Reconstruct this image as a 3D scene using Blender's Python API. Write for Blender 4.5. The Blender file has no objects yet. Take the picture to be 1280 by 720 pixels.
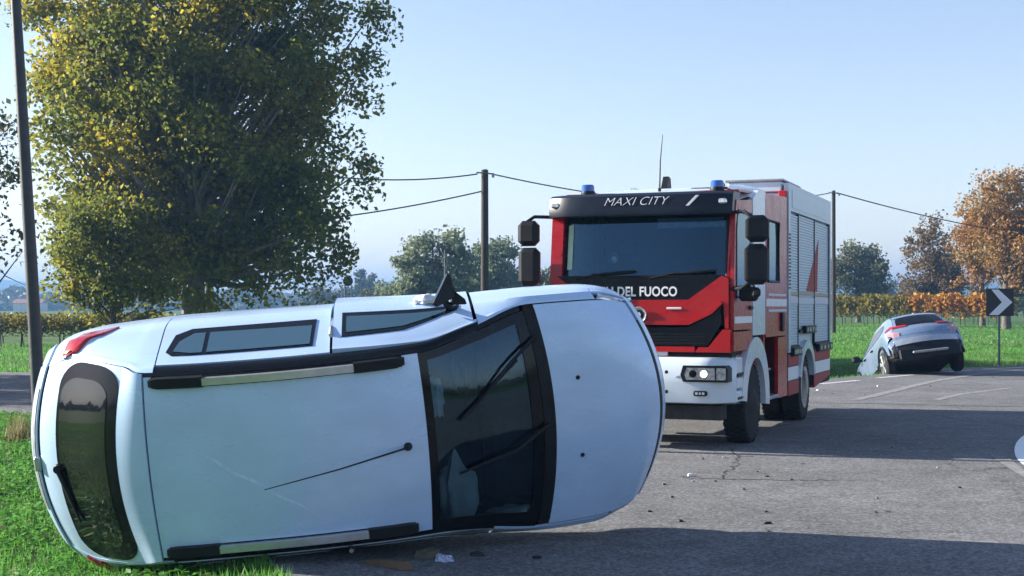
import bpy, bmesh, math, random
import numpy as np
from mathutils import Vector, Matrix
PI = math.pi
R = math.radians
scene = bpy.context.scene
COL = scene.collection

# ------------------------------------------------------------------ camera
H = 1.7
cam_d = bpy.data.cameras.new("camera")
cam_d.sensor_width = 36.0
cam_d.lens = 36.0 * 1700 / 1280
cam_d.shift_y = 23.0 / 1280
cam_d.clip_start = 0.1
cam_d.clip_end = 9000
cam = bpy.data.objects.new("camera", cam_d)
cam.location = (0, 0, H)
cam.rotation_euler = (PI / 2, 0, 0)
COL.objects.link(cam)
scene.camera = cam

# ------------------------------------------------------------------ light
SUN_EL = R(22)
to_sun = Vector((-0.968 * math.cos(SUN_EL), 0.25 * math.cos(SUN_EL), math.sin(SUN_EL)))
wd = bpy.data.worlds.new("World")
scene.world = wd
wd.use_nodes = True
nt = wd.node_tree
sky = nt.nodes.new("ShaderNodeTexSky")
sky.sky_type = 'NISHITA'
sky.sun_disc = False
sky.sun_elevation = SUN_EL
sky.sun_rotation = math.atan2(to_sun.x, to_sun.y)
sky.air_density = 1.0
sky.dust_density = 0.3
sky.ozone_density = 2.0
nt.nodes["Background"].inputs[1].default_value = 0.076
gam = nt.nodes.new("ShaderNodeGamma")
gam.inputs[1].default_value = 1.0
tint = nt.nodes.new("ShaderNodeMix")
tint.data_type = 'RGBA'
tint.blend_type = 'MULTIPLY'
tint.inputs[0].default_value = 1
tint.inputs[7].default_value = (1.20, 1.0, 0.97, 1)
nt.links.new(sky.outputs[0], gam.inputs[0])
nt.links.new(gam.outputs[0], tint.inputs[6])
nt.links.new(tint.outputs[2], nt.nodes["Background"].inputs[0])
sd = bpy.data.lights.new("sun", 'SUN')
sd.energy = 5.0
sd.angle = R(0.55)
sd.color = (1.0, 0.93, 0.83)
sun = bpy.data.objects.new("sun", sd)
sun.rotation_euler = to_sun.to_track_quat('Z', 'Y').to_euler()
sun.location = to_sun * 60
COL.objects.link(sun)
vs = scene.view_settings
vs.view_transform = 'Standard'
vs.look = 'None'
vs.gamma = 1
vs.use_curve_mapping = False
vs.exposure = 1.6

# ------------------------------------------------------------------ materials
def mat(name, col, rough=0.6, metal=0.0, var=0.12, scale=6.0, bump=0.0, bscale=None, coat=0.0, spec=0.5, col2=None, detail=5, speck=0.0):
    m = bpy.data.materials.new(name)
    m.use_nodes = True
    t = m.node_tree
    b = t.nodes["Principled BSDF"]
    b.inputs["Roughness"].default_value = rough
    b.inputs["Metallic"].default_value = metal
    b.inputs["Coat Weight"].default_value = coat
    b.inputs["Coat Roughness"].default_value = 0.08
    b.inputs["Specular IOR Level"].default_value = spec
    tc = t.nodes.new("ShaderNodeTexCoord")
    n = t.nodes.new("ShaderNodeTexNoise")
    n.inputs["Scale"].default_value = scale
    n.inputs["Detail"].default_value = detail
    t.links.new(tc.outputs["Object"], n.inputs["Vector"])
    r = t.nodes.new("ShaderNodeValToRGB")
    c2 = col2 if col2 else tuple(min(1, c * (1 + var)) for c in col)
    c1 = col if col2 else tuple(c * (1 - var) for c in col)
    r.color_ramp.elements[0].position = 0.32
    r.color_ramp.elements[1].position = 0.68
    r.color_ramp.elements[0].color = (*c1, 1)
    r.color_ramp.elements[1].color = (*c2, 1)
    t.links.new(n.outputs["Fac"], r.inputs[0])
    t.links.new(r.outputs[0], b.inputs["Base Color"])
    if rough > 0.05:
        mr = t.nodes.new("ShaderNodeMapRange")
        mr.inputs["To Min"].default_value = rough * 0.85
        mr.inputs["To Max"].default_value = min(1, rough * 1.15)
        t.links.new(n.outputs["Fac"], mr.inputs["Value"])
        t.links.new(mr.outputs[0], b.inputs["Roughness"])
    if bump:
        n2 = t.nodes.new("ShaderNodeTexNoise")
        n2.inputs["Scale"].default_value = bscale or scale * 4
        n2.inputs["Detail"].default_value = 4
        t.links.new(tc.outputs["Object"], n2.inputs["Vector"])
        bp = t.nodes.new("ShaderNodeBump")
        bp.inputs["Strength"].default_value = bump
        bp.inputs["Distance"].default_value = 0.02
        t.links.new(n2.outputs["Fac"], bp.inputs["Height"])
        t.links.new(bp.outputs[0], b.inputs["Normal"])
    return m

def leaf_mat(name, cols, trans=0.35, nscale=0.5, island=0.6):
    """leaf colours differ leaf by leaf and bough by bough"""
    m = bpy.data.materials.new(name)
    m.use_nodes = True
    t = m.node_tree
    b = t.nodes["Principled BSDF"]
    b.inputs["Roughness"].default_value = 0.55
    b.inputs["Specular IOR Level"].default_value = 0.3
    g = t.nodes.new("ShaderNodeNewGeometry")
    tc = t.nodes.new("ShaderNodeTexCoord")
    n = t.nodes.new("ShaderNodeTexNoise")
    n.inputs["Scale"].default_value = nscale
    n.inputs["Detail"].default_value = 3
    t.links.new(tc.outputs["Object"], n.inputs["Vector"])
    mx = t.nodes.new("ShaderNodeMix")
    mx.inputs[0].default_value = island
    mr = t.nodes.new("ShaderNodeMapRange")
    mr.inputs["From Min"].default_value = 0.3
    mr.inputs["From Max"].default_value = 0.7
    t.links.new(n.outputs["Fac"], mr.inputs["Value"])
    t.links.new(mr.outputs[0], mx.inputs[2])
    t.links.new(g.outputs["Random Per Island"], mx.inputs[3])
    r = t.nodes.new("ShaderNodeValToRGB")
    el = r.color_ramp.elements
    el[0].color = (*cols[0], 1)
    el[0].position = 0.1
    el[1].color = (*cols[-1], 1)
    el[1].position = 0.9
    for i, c in enumerate(cols[1:-1]):
        e = el.new(0.1 + 0.8 * (i + 1) / (len(cols) - 1))
        e.color = (*c, 1)
    t.links.new(mx.outputs[0], r.inputs[0])
    t.links.new(r.outputs[0], b.inputs["Base Color"])
    tr = t.nodes.new("ShaderNodeBsdfTranslucent")
    t.links.new(r.outputs[0], tr.inputs["Color"])
    ms = t.nodes.new("ShaderNodeMixShader")
    ms.inputs[0].default_value = trans
    t.links.new(b.outputs[0], ms.inputs[1])
    t.links.new(tr.outputs[0], ms.inputs[2])
    t.links.new(ms.outputs[0], t.nodes["Material Output"].inputs["Surface"])
    return m

def glass_mat(name, tint, clear=0.5, rough=0.02, dark=(0.01, 0.012, 0.014), ior=1.75, shine=(1, 1, 1)):
    """window glass: mirror-like surface over tinted see-through or dark pane"""
    m = bpy.data.materials.new(name)
    m.use_nodes = True
    t = m.node_tree
    b = t.nodes["Principled BSDF"]
    b.inputs["Base Color"].default_value = (*dark, 1)
    b.inputs["Roughness"].default_value = rough
    b.inputs["Specular IOR Level"].default_value = 0.7
    tp = t.nodes.new("ShaderNodeBsdfTransparent")
    tp.inputs["Color"].default_value = (*tint, 1)
    gl = t.nodes.new("ShaderNodeBsdfGlossy")
    gl.inputs["Roughness"].default_value = rough
    gl.inputs["Color"].default_value = (*shine, 1)
    fr = t.nodes.new("ShaderNodeFresnel")
    fr.inputs["IOR"].default_value = ior
    m1 = t.nodes.new("ShaderNodeMixShader")
    t.links.new(fr.outputs[0], m1.inputs[0])
    t.links.new(tp.outputs[0], m1.inputs[1])
    t.links.new(gl.outputs[0], m1.inputs[2])
    m2 = t.nodes.new("ShaderNodeMixShader")
    m2.inputs[0].default_value = clear
    t.links.new(b.outputs[0], m2.inputs[1])
    t.links.new(m1.outputs[0], m2.inputs[2])
    t.links.new(m2.outputs[0], t.nodes["Material Output"].inputs["Surface"])
    return m

def emit_mat(name, col, s):
    m = mat(name, col, 0.2)
    b = m.node_tree.nodes["Principled BSDF"]
    b.inputs["Emission Color"].default_value = (*col, 1)
    b.inputs["Emission Strength"].default_value = s
    return m

M = {}
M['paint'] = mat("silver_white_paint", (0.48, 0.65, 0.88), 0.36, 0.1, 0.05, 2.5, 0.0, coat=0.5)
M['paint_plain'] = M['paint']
M['black'] = mat("black_plastic", (0.008, 0.009, 0.011), 0.5, 0, 0.25, 12, 0.15, 90, spec=0.25)
M['gloss_black'] = mat("gloss_black", (0.005, 0.006, 0.008), 0.12, 0, 0.2, 5, spec=0.25)
M['rubber'] = mat("tyre_rubber", (0.009, 0.009, 0.010), 0.9, 0, 0.3, 10, 0.3, 60)
M['under'] = mat("dusty_underbody", (0.03, 0.028, 0.026), 0.9, 0, 0.4, 8, 0.3)
M['silver'] = mat("brushed_silver", (0.55, 0.57, 0.6), 0.33, 0.7, 0.08, 15)
M['steel'] = mat("dull_steel", (0.32, 0.33, 0.35), 0.45, 0.6, 0.15, 20)
M['cloth'] = mat("airbag_cloth", (0.40, 0.52, 0.57), 0.9, 0, 0.08, 9, 0.3, 40)
M['seat'] = mat("dark_seat_cloth", (0.022, 0.023, 0.026), 0.9, 0, 0.25, 20, 0.2, 100)
M['tail'] = mat("red_lamp_lens", (0.36, 0.008, 0.012), 0.12, 0, 0.15, 8, coat=0.6)
M['windscreen'] = glass_mat("windscreen_glass", (0.66, 0.80, 0.86), 0.94, 0.02, (0.004, 0.014, 0.03), 1.75, (0.5, 0.78, 1.0))
M['tintglass'] = glass_mat("dark_tinted_glass", (0.18, 0.2, 0.2), 0.35, 0.02, (0.01, 0.013, 0.014), 1.9)
M['sideglass'] = glass_mat("side_glass", (0.3, 0.40, 0.45), 0.7, 0.03, (0.12, 0.25, 0.32), 2.7, (0.6, 0.86, 1.0))  # pale blue body colour stands in for reflected sky
M['truckglass'] = glass_mat("truck_glass", (0.42, 0.60, 0.74), 0.9, 0.02, (0.002, 0.02, 0.055), 1.9, (0.35, 0.70, 1.0))
M['red'] = mat("fire_red_paint", (0.40, 0.006, 0.010), 0.38, 0, 0.06, 3, coat=0.12, spec=0.35)
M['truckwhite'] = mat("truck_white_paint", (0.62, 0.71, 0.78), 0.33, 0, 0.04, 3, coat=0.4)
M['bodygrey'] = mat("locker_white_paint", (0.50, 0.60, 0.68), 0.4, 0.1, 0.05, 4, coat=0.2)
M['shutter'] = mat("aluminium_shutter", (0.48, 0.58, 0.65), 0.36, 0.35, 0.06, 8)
M['navy'] = mat("dark_visor", (0.007, 0.011, 0.022), 0.3, 0, 0.15, 6, spec=0.25)
M['letter'] = mat("white_lettering", (0.78, 0.79, 0.80), 0.5, 0, 0.03)
M['letter_grey'] = mat("pale_lettering", (0.62, 0.63, 0.68), 0.5, 0, 0.03)
M['lampglass'] = mat("headlamp_silver", (0.62, 0.64, 0.66), 0.12, 0.6, 0.4, 26)
M['lens'] = glass_mat("clear_lens", (0.95, 0.95, 0.95), 0.9)
M['head_glint'] = emit_mat("headlamp_glint", (1.0, 0.95, 0.85), 2.0)  # glow stands in for the bright glint on one headlamp
M['beacon'] = mat("blue_beacon_lens", (0.015, 0.10, 0.42), 0.1, 0, 0.2, 20, coat=0.6)
M['refl_red'] = mat("red_reflective_panel", (0.36, 0.05, 0.04), 0.7, 0, 0.1, 10)
M['gold'] = mat("ochre_stripe", (0.42, 0.33, 0.22), 0.5, 0, 0.1)
M['amber'] = mat("amber_lens", (0.55, 0.2, 0.03), 0.2)
M['suv'] = mat("blue_grey_paint", (0.21, 0.30, 0.44), 0.26, 0.35, 0.05, 3, coat=0.6)
M['bark'] = mat("grey_brown_bark", (0.10, 0.085, 0.07), 0.9, 0, 0.4, 5, 0.8, 14)
M['palebark'] = mat("pale_mottled_bark", (0.16, 0.15, 0.13), 0.9, 0, 0.45, 2.5, 0.6, 10)
M['wood'] = mat("weathered_pole_wood", (0.045, 0.038, 0.033), 0.9, 0, 0.35, 8, 0.5, 30)
M['galv'] = mat("galvanised_grey", (0.13, 0.14, 0.15), 0.6, 0.35, 0.25, 5, 0.1)
M['signblack'] = mat("sign_black", (0.012, 0.013, 0.016), 0.5)
M['signwhite'] = mat("sign_white", (0.80, 0.81, 0.82), 0.45, 0, 0.04)
M['roadpaint'] = mat("worn_road_paint", (0.34, 0.34, 0.34), 0.85, 0, 0.3, 9, 0.5, 180, col2=(0.66, 0.66, 0.65))
M['fadedpaint'] = mat("faded_road_paint", (0.15, 0.148, 0.145), 0.9, 0, 0.3, 7, 0.5, 180, col2=(0.28, 0.28, 0.28))
M['wire'] = mat("black_cable", (0.02, 0.02, 0.022), 0.7)
M['plaster'] = mat("cream_plaster", (0.62, 0.56, 0.46), 0.9, 0, 0.1, 1.5)
M['tile'] = mat("red_roof_tile", (0.30, 0.12, 0.07), 0.9, 0, 0.2, 3)
M['board'] = mat("splintered_wood", (0.11, 0.07, 0.04), 0.85, 0, 0.3, 9, 0.3)

def dusty(m, col, amount=0.35):
    """road dust and fine specks lying on the paint"""
    t = m.node_tree; L = t.links
    b = t.nodes["Principled BSDF"]
    src = b.inputs["Base Color"].links[0].from_socket
    tc = [n for n in t.nodes if n.type == 'TEX_COORD'][0]
    n1 = t.nodes.new("ShaderNodeTexNoise"); n1.inputs["Scale"].default_value = 2.3; n1.inputs["Detail"].default_value = 9; n1.inputs["Roughness"].default_value = 0.7
    mp = t.nodes.new("ShaderNodeMapping"); mp.inputs["Scale"].default_value = (0.5, 1.6, 1.0)
    L.new(tc.outputs["Object"], mp.inputs[0]); L.new(mp.outputs[0], n1.inputs["Vector"])
    r1 = t.nodes.new("ShaderNodeMapRange"); r1.inputs["From Min"].default_value = 0.42; r1.inputs["From Max"].default_value = 0.75; r1.inputs["To Max"].default_value = amount
    L.new(n1.outputs["Fac"], r1.inputs["Value"])
    v = t.nodes.new("ShaderNodeTexVoronoi"); v.inputs["Scale"].default_value = 16
    L.new(tc.outputs["Object"], v.inputs["Vector"])
    r2 = t.nodes.new("ShaderNodeMapRange"); r2.inputs["From Min"].default_value = 0.05; r2.inputs["From Max"].default_value = 0.11; r2.inputs["To Min"].default_value = 0.4; r2.inputs["To Max"].default_value = 0.0
    L.new(v.outputs["Distance"], r2.inputs["Value"])
    gt = t.nodes.new("ShaderNodeMath"); gt.operation = 'GREATER_THAN'; gt.inputs[1].default_value = 0.72
    sp = t.nodes.new("ShaderNodeSeparateColor"); L.new(v.outputs["Color"], sp.inputs[0]); L.new(sp.outputs[0], gt.inputs[0])
    mu = t.nodes.new("ShaderNodeMath"); mu.operation = 'MULTIPLY'; L.new(r2.outputs[0], mu.inputs[0]); L.new(gt.outputs[0], mu.inputs[1])
    mx_ = t.nodes.new("ShaderNodeMath"); mx_.operation = 'MAXIMUM'; L.new(r1.outputs[0], mx_.inputs[0]); L.new(mu.outputs[0], mx_.inputs[1])
    mix = t.nodes.new("ShaderNodeMix"); mix.data_type = 'RGBA'
    L.new(mx_.outputs[0], mix.inputs[0]); L.new(src, mix.inputs[6]); mix.inputs[7].default_value = (*col, 1)
    L.new(mix.outputs[2], b.inputs["Base Color"])
    rr = t.nodes.new("ShaderNodeMapRange"); rr.inputs["To Min"].default_value = 0.25; rr.inputs["To Max"].default_value = 0.75
    L.new(mx_.outputs[0], rr.inputs["Value"]); L.new(rr.outputs[0], b.inputs["Roughness"])
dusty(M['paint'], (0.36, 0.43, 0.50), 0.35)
dusty(M['red'], (0.20, 0.06, 0.05), 0.25)
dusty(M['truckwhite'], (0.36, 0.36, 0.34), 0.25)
dusty(M['suv'], (0.25, 0.25, 0.24), 0.35)
def asphalt():
    m = bpy.data.materials.new("worn_asphalt")
    m.use_nodes = True
    t = m.node_tree
    L = t.links
    b = t.nodes["Principled BSDF"]
    b.inputs["Roughness"].default_value = 0.88
    b.inputs["Specular IOR Level"].default_value = 0.35
    tc = t.nodes.new("ShaderNodeTexCoord")
    def noise(sc, det=3, rough=0.6):
        n = t.nodes.new("ShaderNodeTexNoise")
        n.inputs["Scale"].default_value = sc
        n.inputs["Detail"].default_value = det
        n.inputs["Roughness"].default_value = rough
        L.new(tc.outputs["Object"], n.inputs["Vector"])
        return n
    big = noise(0.35, 4)
    mid = noise(2.2, 6, 0.75)
    v = t.nodes.new("ShaderNodeTexVoronoi")
    v.inputs["Scale"].default_value = 42
    L.new(tc.outputs["Object"], v.inputs["Vector"])
    fine = noise(60, 3, 0.85)
    a1 = t.nodes.new("ShaderNodeMath"); a1.operation = 'MULTIPLY_ADD'
    L.new(v.outputs["Color"], a1.inputs[0]); a1.inputs[1].default_value = 0.45
    L.new(fine.outputs["Fac"], a1.inputs[2])
    a2 = t.nodes.new("ShaderNodeMath"); a2.operation = 'MULTIPLY_ADD'
    L.new(mid.outputs["Fac"], a2.inputs[0]); a2.inputs[1].default_value = 0.45
    L.new(a1.outputs[0], a2.inputs[2])
    a3 = t.nodes.new("ShaderNodeMath"); a3.operation = 'MULTIPLY_ADD'
    L.new(big.outputs["Fac"], a3.inputs[0]); a3.inputs[1].default_value = 0.5
    L.new(a2.outputs[0], a3.inputs[2])
    r = t.nodes.new("ShaderNodeValToRGB")
    e = r.color_ramp.elements
    e[0].position = 0.78; e[0].color = (0.040, 0.040, 0.041, 1)
    e[1].position = 1.75 / 2; e[1].color = (0.15, 0.146, 0.14, 1)
    k = t.nodes.new("ShaderNodeMapRange")
    k.inputs["From Min"].default_value = 0.55
    k.inputs["From Max"].default_value = 1.75
    L.new(a3.outputs[0], k.inputs["Value"])
    e[0].position = 0.22
    e[1].position = 0.80
    x = e.new(0.5); x.color = (0.115, 0.116, 0.118, 1)
    e[2].color = (0.265, 0.268, 0.272, 1)
    L.new(k.outputs[0], r.inputs[0])
    # thin cracks
    w = t.nodes.new("ShaderNodeTexVoronoi"); w.feature = 'DISTANCE_TO_EDGE'
    w.inputs["Scale"].default_value = 0.16
    wn = noise(1.3, 5, 0.7)
    vm = t.nodes.new("ShaderNodeVectorMath"); vm.operation = 'MULTIPLY_ADD'
    L.new(wn.outputs["Color"], vm.inputs[0]); vm.inputs[1].default_value = (1.2, 1.2, 0)
    L.new(tc.outputs["Object"], vm.inputs[2])
    L.new(vm.outputs[0], w.inputs["Vector"])
    lt = t.nodes.new("ShaderNodeMapRange")
    lt.inputs["From Min"].default_value = 0.0008
    lt.inputs["From Max"].default_value = 0.0028
    lt.inputs["To Min"].default_value = 0.42
    L.new(w.outputs["Distance"], lt.inputs["Value"])
    mx = t.nodes.new("ShaderNodeMix"); mx.data_type = 'RGBA'; mx.blend_type = 'MULTIPLY'
    mx.inputs[0].default_value = 1
    L.new(r.outputs[0], mx.inputs[6]); L.new(lt.outputs[0], mx.inputs[7])
    L.new(mx.outputs[2], b.inputs["Base Color"])
    bp = t.nodes.new("ShaderNodeBump")
    bp.inputs["Strength"].default_value = 0.55
    bp.inputs["Distance"].default_value = 0.012
    L.new(a1.outputs[0], bp.inputs["Height"])
    L.new(bp.outputs[0], b.inputs["Normal"])
    return m
M['asphalt'] = asphalt()
M['soil'] = mat("grassy_soil", (0.045, 0.085, 0.02), 0.95, 0, 0.3, 0.9, 0.9, 5, col2=(0.085, 0.15, 0.038), detail=8)
M['soil'].node_tree.nodes['Principled BSDF'].inputs['Specular IOR Level'].default_value = 0.1
M['lamp_metal'] = mat('dark_painted_metal', (0.035, 0.038, 0.042), 0.55, 0.1, 0.3, 6, 0.1)
M['blade'] = leaf_mat("grass_blades", [(0.051, 0.152, 0.023), (0.083, 0.253, 0.038), (0.127, 0.329, 0.063), (0.202, 0.266, 0.089)], 0.5, 0.6, 0.5)
M['clover'] = leaf_mat("clover_leaves", [(0.048, 0.156, 0.019), (0.090, 0.264, 0.036), (0.144, 0.360, 0.060)], 0.5, 1.2, 0.6)
M['dryblade'] = leaf_mat("dry_grass", [(0.16, 0.13, 0.06), (0.26, 0.21, 0.11), (0.13, 0.15, 0.05)], 0.35, 2, 0.7)
M['leaf_big'] = leaf_mat("poplar_leaves", [(0.081, 0.111, 0.026), (0.131, 0.165, 0.033), (0.181, 0.202, 0.036), (0.302, 0.272, 0.040), (0.545, 0.403, 0.033)], 0.6, 0.35, 0.5)
M['leaf_green'] = leaf_mat("green_leaves", [(0.039, 0.067, 0.020), (0.063, 0.105, 0.025), (0.098, 0.140, 0.031)], 0.35, 0.6, 0.5)
M['leaf_olive'] = leaf_mat("olive_leaves", [(0.075, 0.083, 0.038), (0.112, 0.123, 0.053), (0.150, 0.150, 0.068)], 0.35, 0.4, 0.5)
M['leaf_grey'] = leaf_mat("grey_green_leaves", [(0.115, 0.156, 0.104), (0.166, 0.209, 0.125), (0.250, 0.271, 0.115)], 0.35, 0.35, 0.5)
M['leaf_brown'] = leaf_mat("brown_leaves", [(0.116, 0.078, 0.039), (0.178, 0.109, 0.047), (0.155, 0.132, 0.054)], 0.35, 0.4, 0.5)
M['leaf_orange'] = leaf_mat("orange_leaves", [(0.24, 0.115, 0.035), (0.38, 0.18, 0.04), (0.32, 0.20, 0.06), (0.22, 0.18, 0.07)], 0.4, 0.35, 0.5)
M['leaf_vine'] = leaf_mat("yellow_vine_leaves", [(0.135, 0.135, 0.027), (0.297, 0.243, 0.034), (0.459, 0.324, 0.041)], 0.4, 0.7, 0.5)
M['leaf_vine_orange'] = leaf_mat("orange_vine_leaves", [(0.325, 0.175, 0.025), (0.525, 0.237, 0.031), (0.600, 0.325, 0.050)], 0.4, 0.7, 0.5)
M['leaf_far'] = leaf_mat("far_leaves", [(0.056, 0.077, 0.042), (0.098, 0.112, 0.056), (0.126, 0.119, 0.070)], 0.2, 0.05, 0.4)
M['hill'] = mat("wooded_hill", (0.05, 0.065, 0.04), 0.95, 0, 0.4, 0.02)

# ------------------------------------------------------------------ object helpers
def tag(o, label=None, cat=None, group=None, kind=None):
    if label: o['label'] = label
    if cat: o['category'] = cat
    if group: o['group'] = group
    if kind: o['kind'] = kind
    return o

def empty(name, loc=(0, 0, 0), rz=0.0, label=None, cat=None, group=None):
    o = bpy.data.objects.new(name, None)
    o.empty_display_size = 0.3
    o.location = loc
    o.rotation_euler = (0, 0, rz)
    COL.objects.link(o)
    return tag(o, label, cat, group)

def link_mesh(name, me, parent=None):
    o = bpy.data.objects.new(name, me)
    COL.objects.link(o)
    if parent: o.parent = parent
    return o

def copy_tree(o, parent=None):
    c = o.copy()
    COL.objects.link(c)
    if parent: c.parent = parent
    for ch in o.children:
        copy_tree(ch, c)
    return c

class MB:
    def __init__(s):
        s.v = []; s.f = []; s.mi = []; s.cur = 0
    def add(s, vs, fs):
        b = len(s.v)
        s.v += [tuple(v) for v in vs]
        for f in fs:
            s.f.append(tuple(b + i for i in f)); s.mi.append(s.cur)
        return s
    def box(s, x0, y0, z0, x1, y1, z1, c=0.0):
        """box with chamfered edges"""
        if x0 > x1: x0, x1 = x1, x0
        if y0 > y1: y0, y1 = y1, y0
        if z0 > z1: z0, z1 = z1, z0
        c = min(c, (x1 - x0) * .45, (y1 - y0) * .45, (z1 - z0) * .45)
        if c <= 0:
            vs = [(x, y, z) for z in (z0, z1) for y in (y0, y1) for x in (x0, x1)]
            return s.add(vs, [(0, 2, 3, 1), (4, 5, 7, 6), (0, 1, 5, 4), (2, 6, 7, 3), (0, 4, 6, 2), (1, 3, 7, 5)])
        bm = bmesh.new()
        bmesh.ops.create_cube(bm, size=1)
        for v in bm.verts:
            v.co = Vector(((x0 + x1) / 2 + v.co.x * (x1 - x0), (y0 + y1) / 2 + v.co.y * (y1 - y0), (z0 + z1) / 2 + v.co.z * (z1 - z0)))
        bmesh.ops.bevel(bm, geom=list(bm.edges), offset=c, segments=1, affect='EDGES')
        return s.bm(bm)
    def bm(s, bm):
        bm.verts.index_update()
        s.add([v.co[:] for v in bm.verts], [[v.index for v in f.verts] for f in bm.faces])
        bm.free()
        return s
    def tube(s, pts, r, n=8, cap=True):
        pts = [Vector(p) for p in pts]
        rs = r if isinstance(r, (list, tuple)) else [r] * len(pts)
        rings = []
        up = Vector((0.13, 0.21, 1)).normalized()
        for i, p in enumerate(pts):
            d = (pts[min(i + 1, len(pts) - 1)] - pts[max(i - 1, 0)]).normalized()
            a = d.cross(up if abs(d.dot(up)) < 0.95 else Vector((1, 0, 0))).normalized()
            b = d.cross(a)
            rings.append([p + (a * math.cos(2 * PI * k / n) + b * math.sin(2 * PI * k / n)) * rs[i] for k in range(n)])
        vs = [v for r_ in rings for v in r_]
        fs = []
        for i in range(len(pts) - 1):
            for k in range(n):
                k2 = (k + 1) % n
                fs.append((i * n + k, i * n + k2, (i + 1) * n + k2, (i + 1) * n + k))
        if cap:
            fs.append(tuple(range(n))[::-1])
            fs.append(tuple((len(pts) - 1) * n + k for k in range(n)))
        return s.add(vs, fs)
    def cyl(s, p0, p1, r0, r1=None, n=20):
        return s.tube([p0, p1], [r0, r0 if r1 is None else r1], n)
    def lathe(s, prof, axis='x', n=32, c=(0, 0, 0)):
        vs = []; fs = []
        for a, r in prof:
            for k in range(n):
                t = 2 * PI * k / n
                p = (a, r * math.cos(t), r * math.sin(t)) if axis == 'x' else ((r * math.cos(t), r * math.sin(t), a) if axis == 'z' else (r * math.cos(t), a, r * math.sin(t)))
                vs.append((p[0] + c[0], p[1] + c[1], p[2] + c[2]))
        for i in range(len(prof) - 1):
            for k in range(n):
                k2 = (k + 1) % n
                fs.append((i * n + k, i * n + k2, (i + 1) * n + k2, (i + 1) * n + k))
        fs.append(tuple(range(n))[::-1]); fs.append(tuple((len(prof) - 1) * n + k for k in range(n)))
        return s.add(vs, fs)
    def prism(s, poly, f0, f1):
        """poly: 2-D points; f0/f1 map (a,b) to 3-D for the two faces"""
        n = len(poly)
        vs = [f0(*p) for p in poly] + [f1(*p) for p in poly]
        fs = [tuple(range(n)), tuple(range(2 * n - 1, n - 1, -1))]
        for k in range(n):
            k2 = (k + 1) % n
            fs.append((k, n + k, n + k2, k2))
        return s.add(vs, fs)
    def front(s, poly, y0, y1):
        return s.prism(poly, lambda x, z: (x, y0, z), lambda x, z: (x, y1, z))
    def side(s, poly, x0, x1):
        return s.prism(poly, lambda y, z: (x0, y, z), lambda y, z: (x1, y, z))
    def grid(s, fn, nu, nv):
        vs = [fn(i / nu, j / nv) for i in range(nu + 1) for j in range(nv + 1)]
        fs = [(i * (nv + 1) + j, (i + 1) * (nv + 1) + j, (i + 1) * (nv + 1) + j + 1, i * (nv + 1) + j + 1) for i in range(nu) for j in range(nv)]
        return s.add(vs, fs)
    def build(s, name, mats, parent=None, smooth=35, fixn=True):
        me = bpy.data.meshes.new(name)
        me.from_pydata(s.v, [], s.f)
        ms = mats if isinstance(mats, list) else [mats]
        for m in ms: me.materials.append(m)
        if len(ms) > 1: me.polygons.foreach_set("material_index", s.mi)
        if fixn:
            bm = bmesh.new(); bm.from_mesh(me)
            bmesh.ops.recalc_face_normals(bm, faces=bm.faces)
            bm.to_mesh(me); bm.free()
        if smooth:
            me.polygons.foreach_set("use_smooth", [True] * len(me.polygons))
            me.set_sharp_from_angle(angle=R(smooth))
        me.update()
        return link_mesh(name, me, parent)

def np_mesh(name, verts, nper, m, parent=None):
    """verts (N*nper,3): N separate small faces of nper corners"""
    me = bpy.data.meshes.new(name)
    n = len(verts)
    me.vertices.add(n); me.vertices.foreach_set("co", verts.astype(np.float32).ravel())
    me.loops.add(n); me.loops.foreach_set("vertex_index", np.arange(n, dtype=np.int32))
    nf = n // nper
    me.polygons.add(nf); me.polygons.foreach_set("loop_start", np.arange(0, n, nper, dtype=np.int32))
    me.materials.append(m)
    me.update(calc_edges=True)
    return link_mesh(name, me, parent)

def text_mesh(name, s, size, m, parent, xform, bold=0.0, extrude=0.004, shear=0.0, spacing=1.0, align='CENTER'):
    cu = bpy.data.curves.new(name, 'FONT')
    cu.body = s; cu.size = size; cu.align_x = align; cu.align_y = 'CENTER'
    cu.offset = bold; cu.extrude = extrude; cu.shear = shear; cu.space_character = spacing
    tmp = bpy.data.objects.new(name + "_tmp", cu)
    COL.objects.link(tmp)
    bpy.context.view_layer.update()
    me = bpy.data.meshes.new_from_object(tmp.evaluated_get(bpy.context.evaluated_depsgraph_get()))
    bpy.data.objects.remove(tmp)
    bpy.data.curves.remove(cu)
    me.name = name
    me.materials.clear(); me.materials.append(m)
    me.transform(xform)
    return link_mesh(name, me, parent)

def pchip(xs, ys):
    xs = np.array(xs, float); ys = np.array(ys, float)
    h = np.diff(xs); d = np.diff(ys) / h
    m = np.zeros(len(xs))
    m[0], m[-1] = d[0], d[-1]
    for i in range(1, len(xs) - 1):
        if d[i - 1] * d[i] > 0:
            w1 = 2 * h[i] + h[i - 1]; w2 = h[i] + 2 * h[i - 1]
            m[i] = (w1 + w2) / (w1 / d[i - 1] + w2 / d[i])
    def f(x):
        x = min(max(x, xs[0]), xs[-1])
        i = min(int(np.searchsorted(xs, x, side='right')) - 1, len(h) - 1)
        t = (x - xs[i]) / h[i]
        return float((2 * t**3 - 3 * t**2 + 1) * ys[i] + (t**3 - 2 * t**2 + t) * h[i] * m[i] + (-2 * t**3 + 3 * t**2) * ys[i + 1] + (t**3 - t**2) * h[i] * m[i + 1])
    return f

def inside(poly, x, y):
    r = np.zeros(np.shape(x), bool)
    n = len(poly)
    for i in range(n):
        x1, y1 = poly[i]; x2, y2 = poly[(i + 1) % n]
        if y1 == y2: continue
        c = ((y1 > y) != (y2 > y)) & (x < (x2 - x1) * (y - y1) / (y2 - y1) + x1)
        r ^= c
    return r

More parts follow.
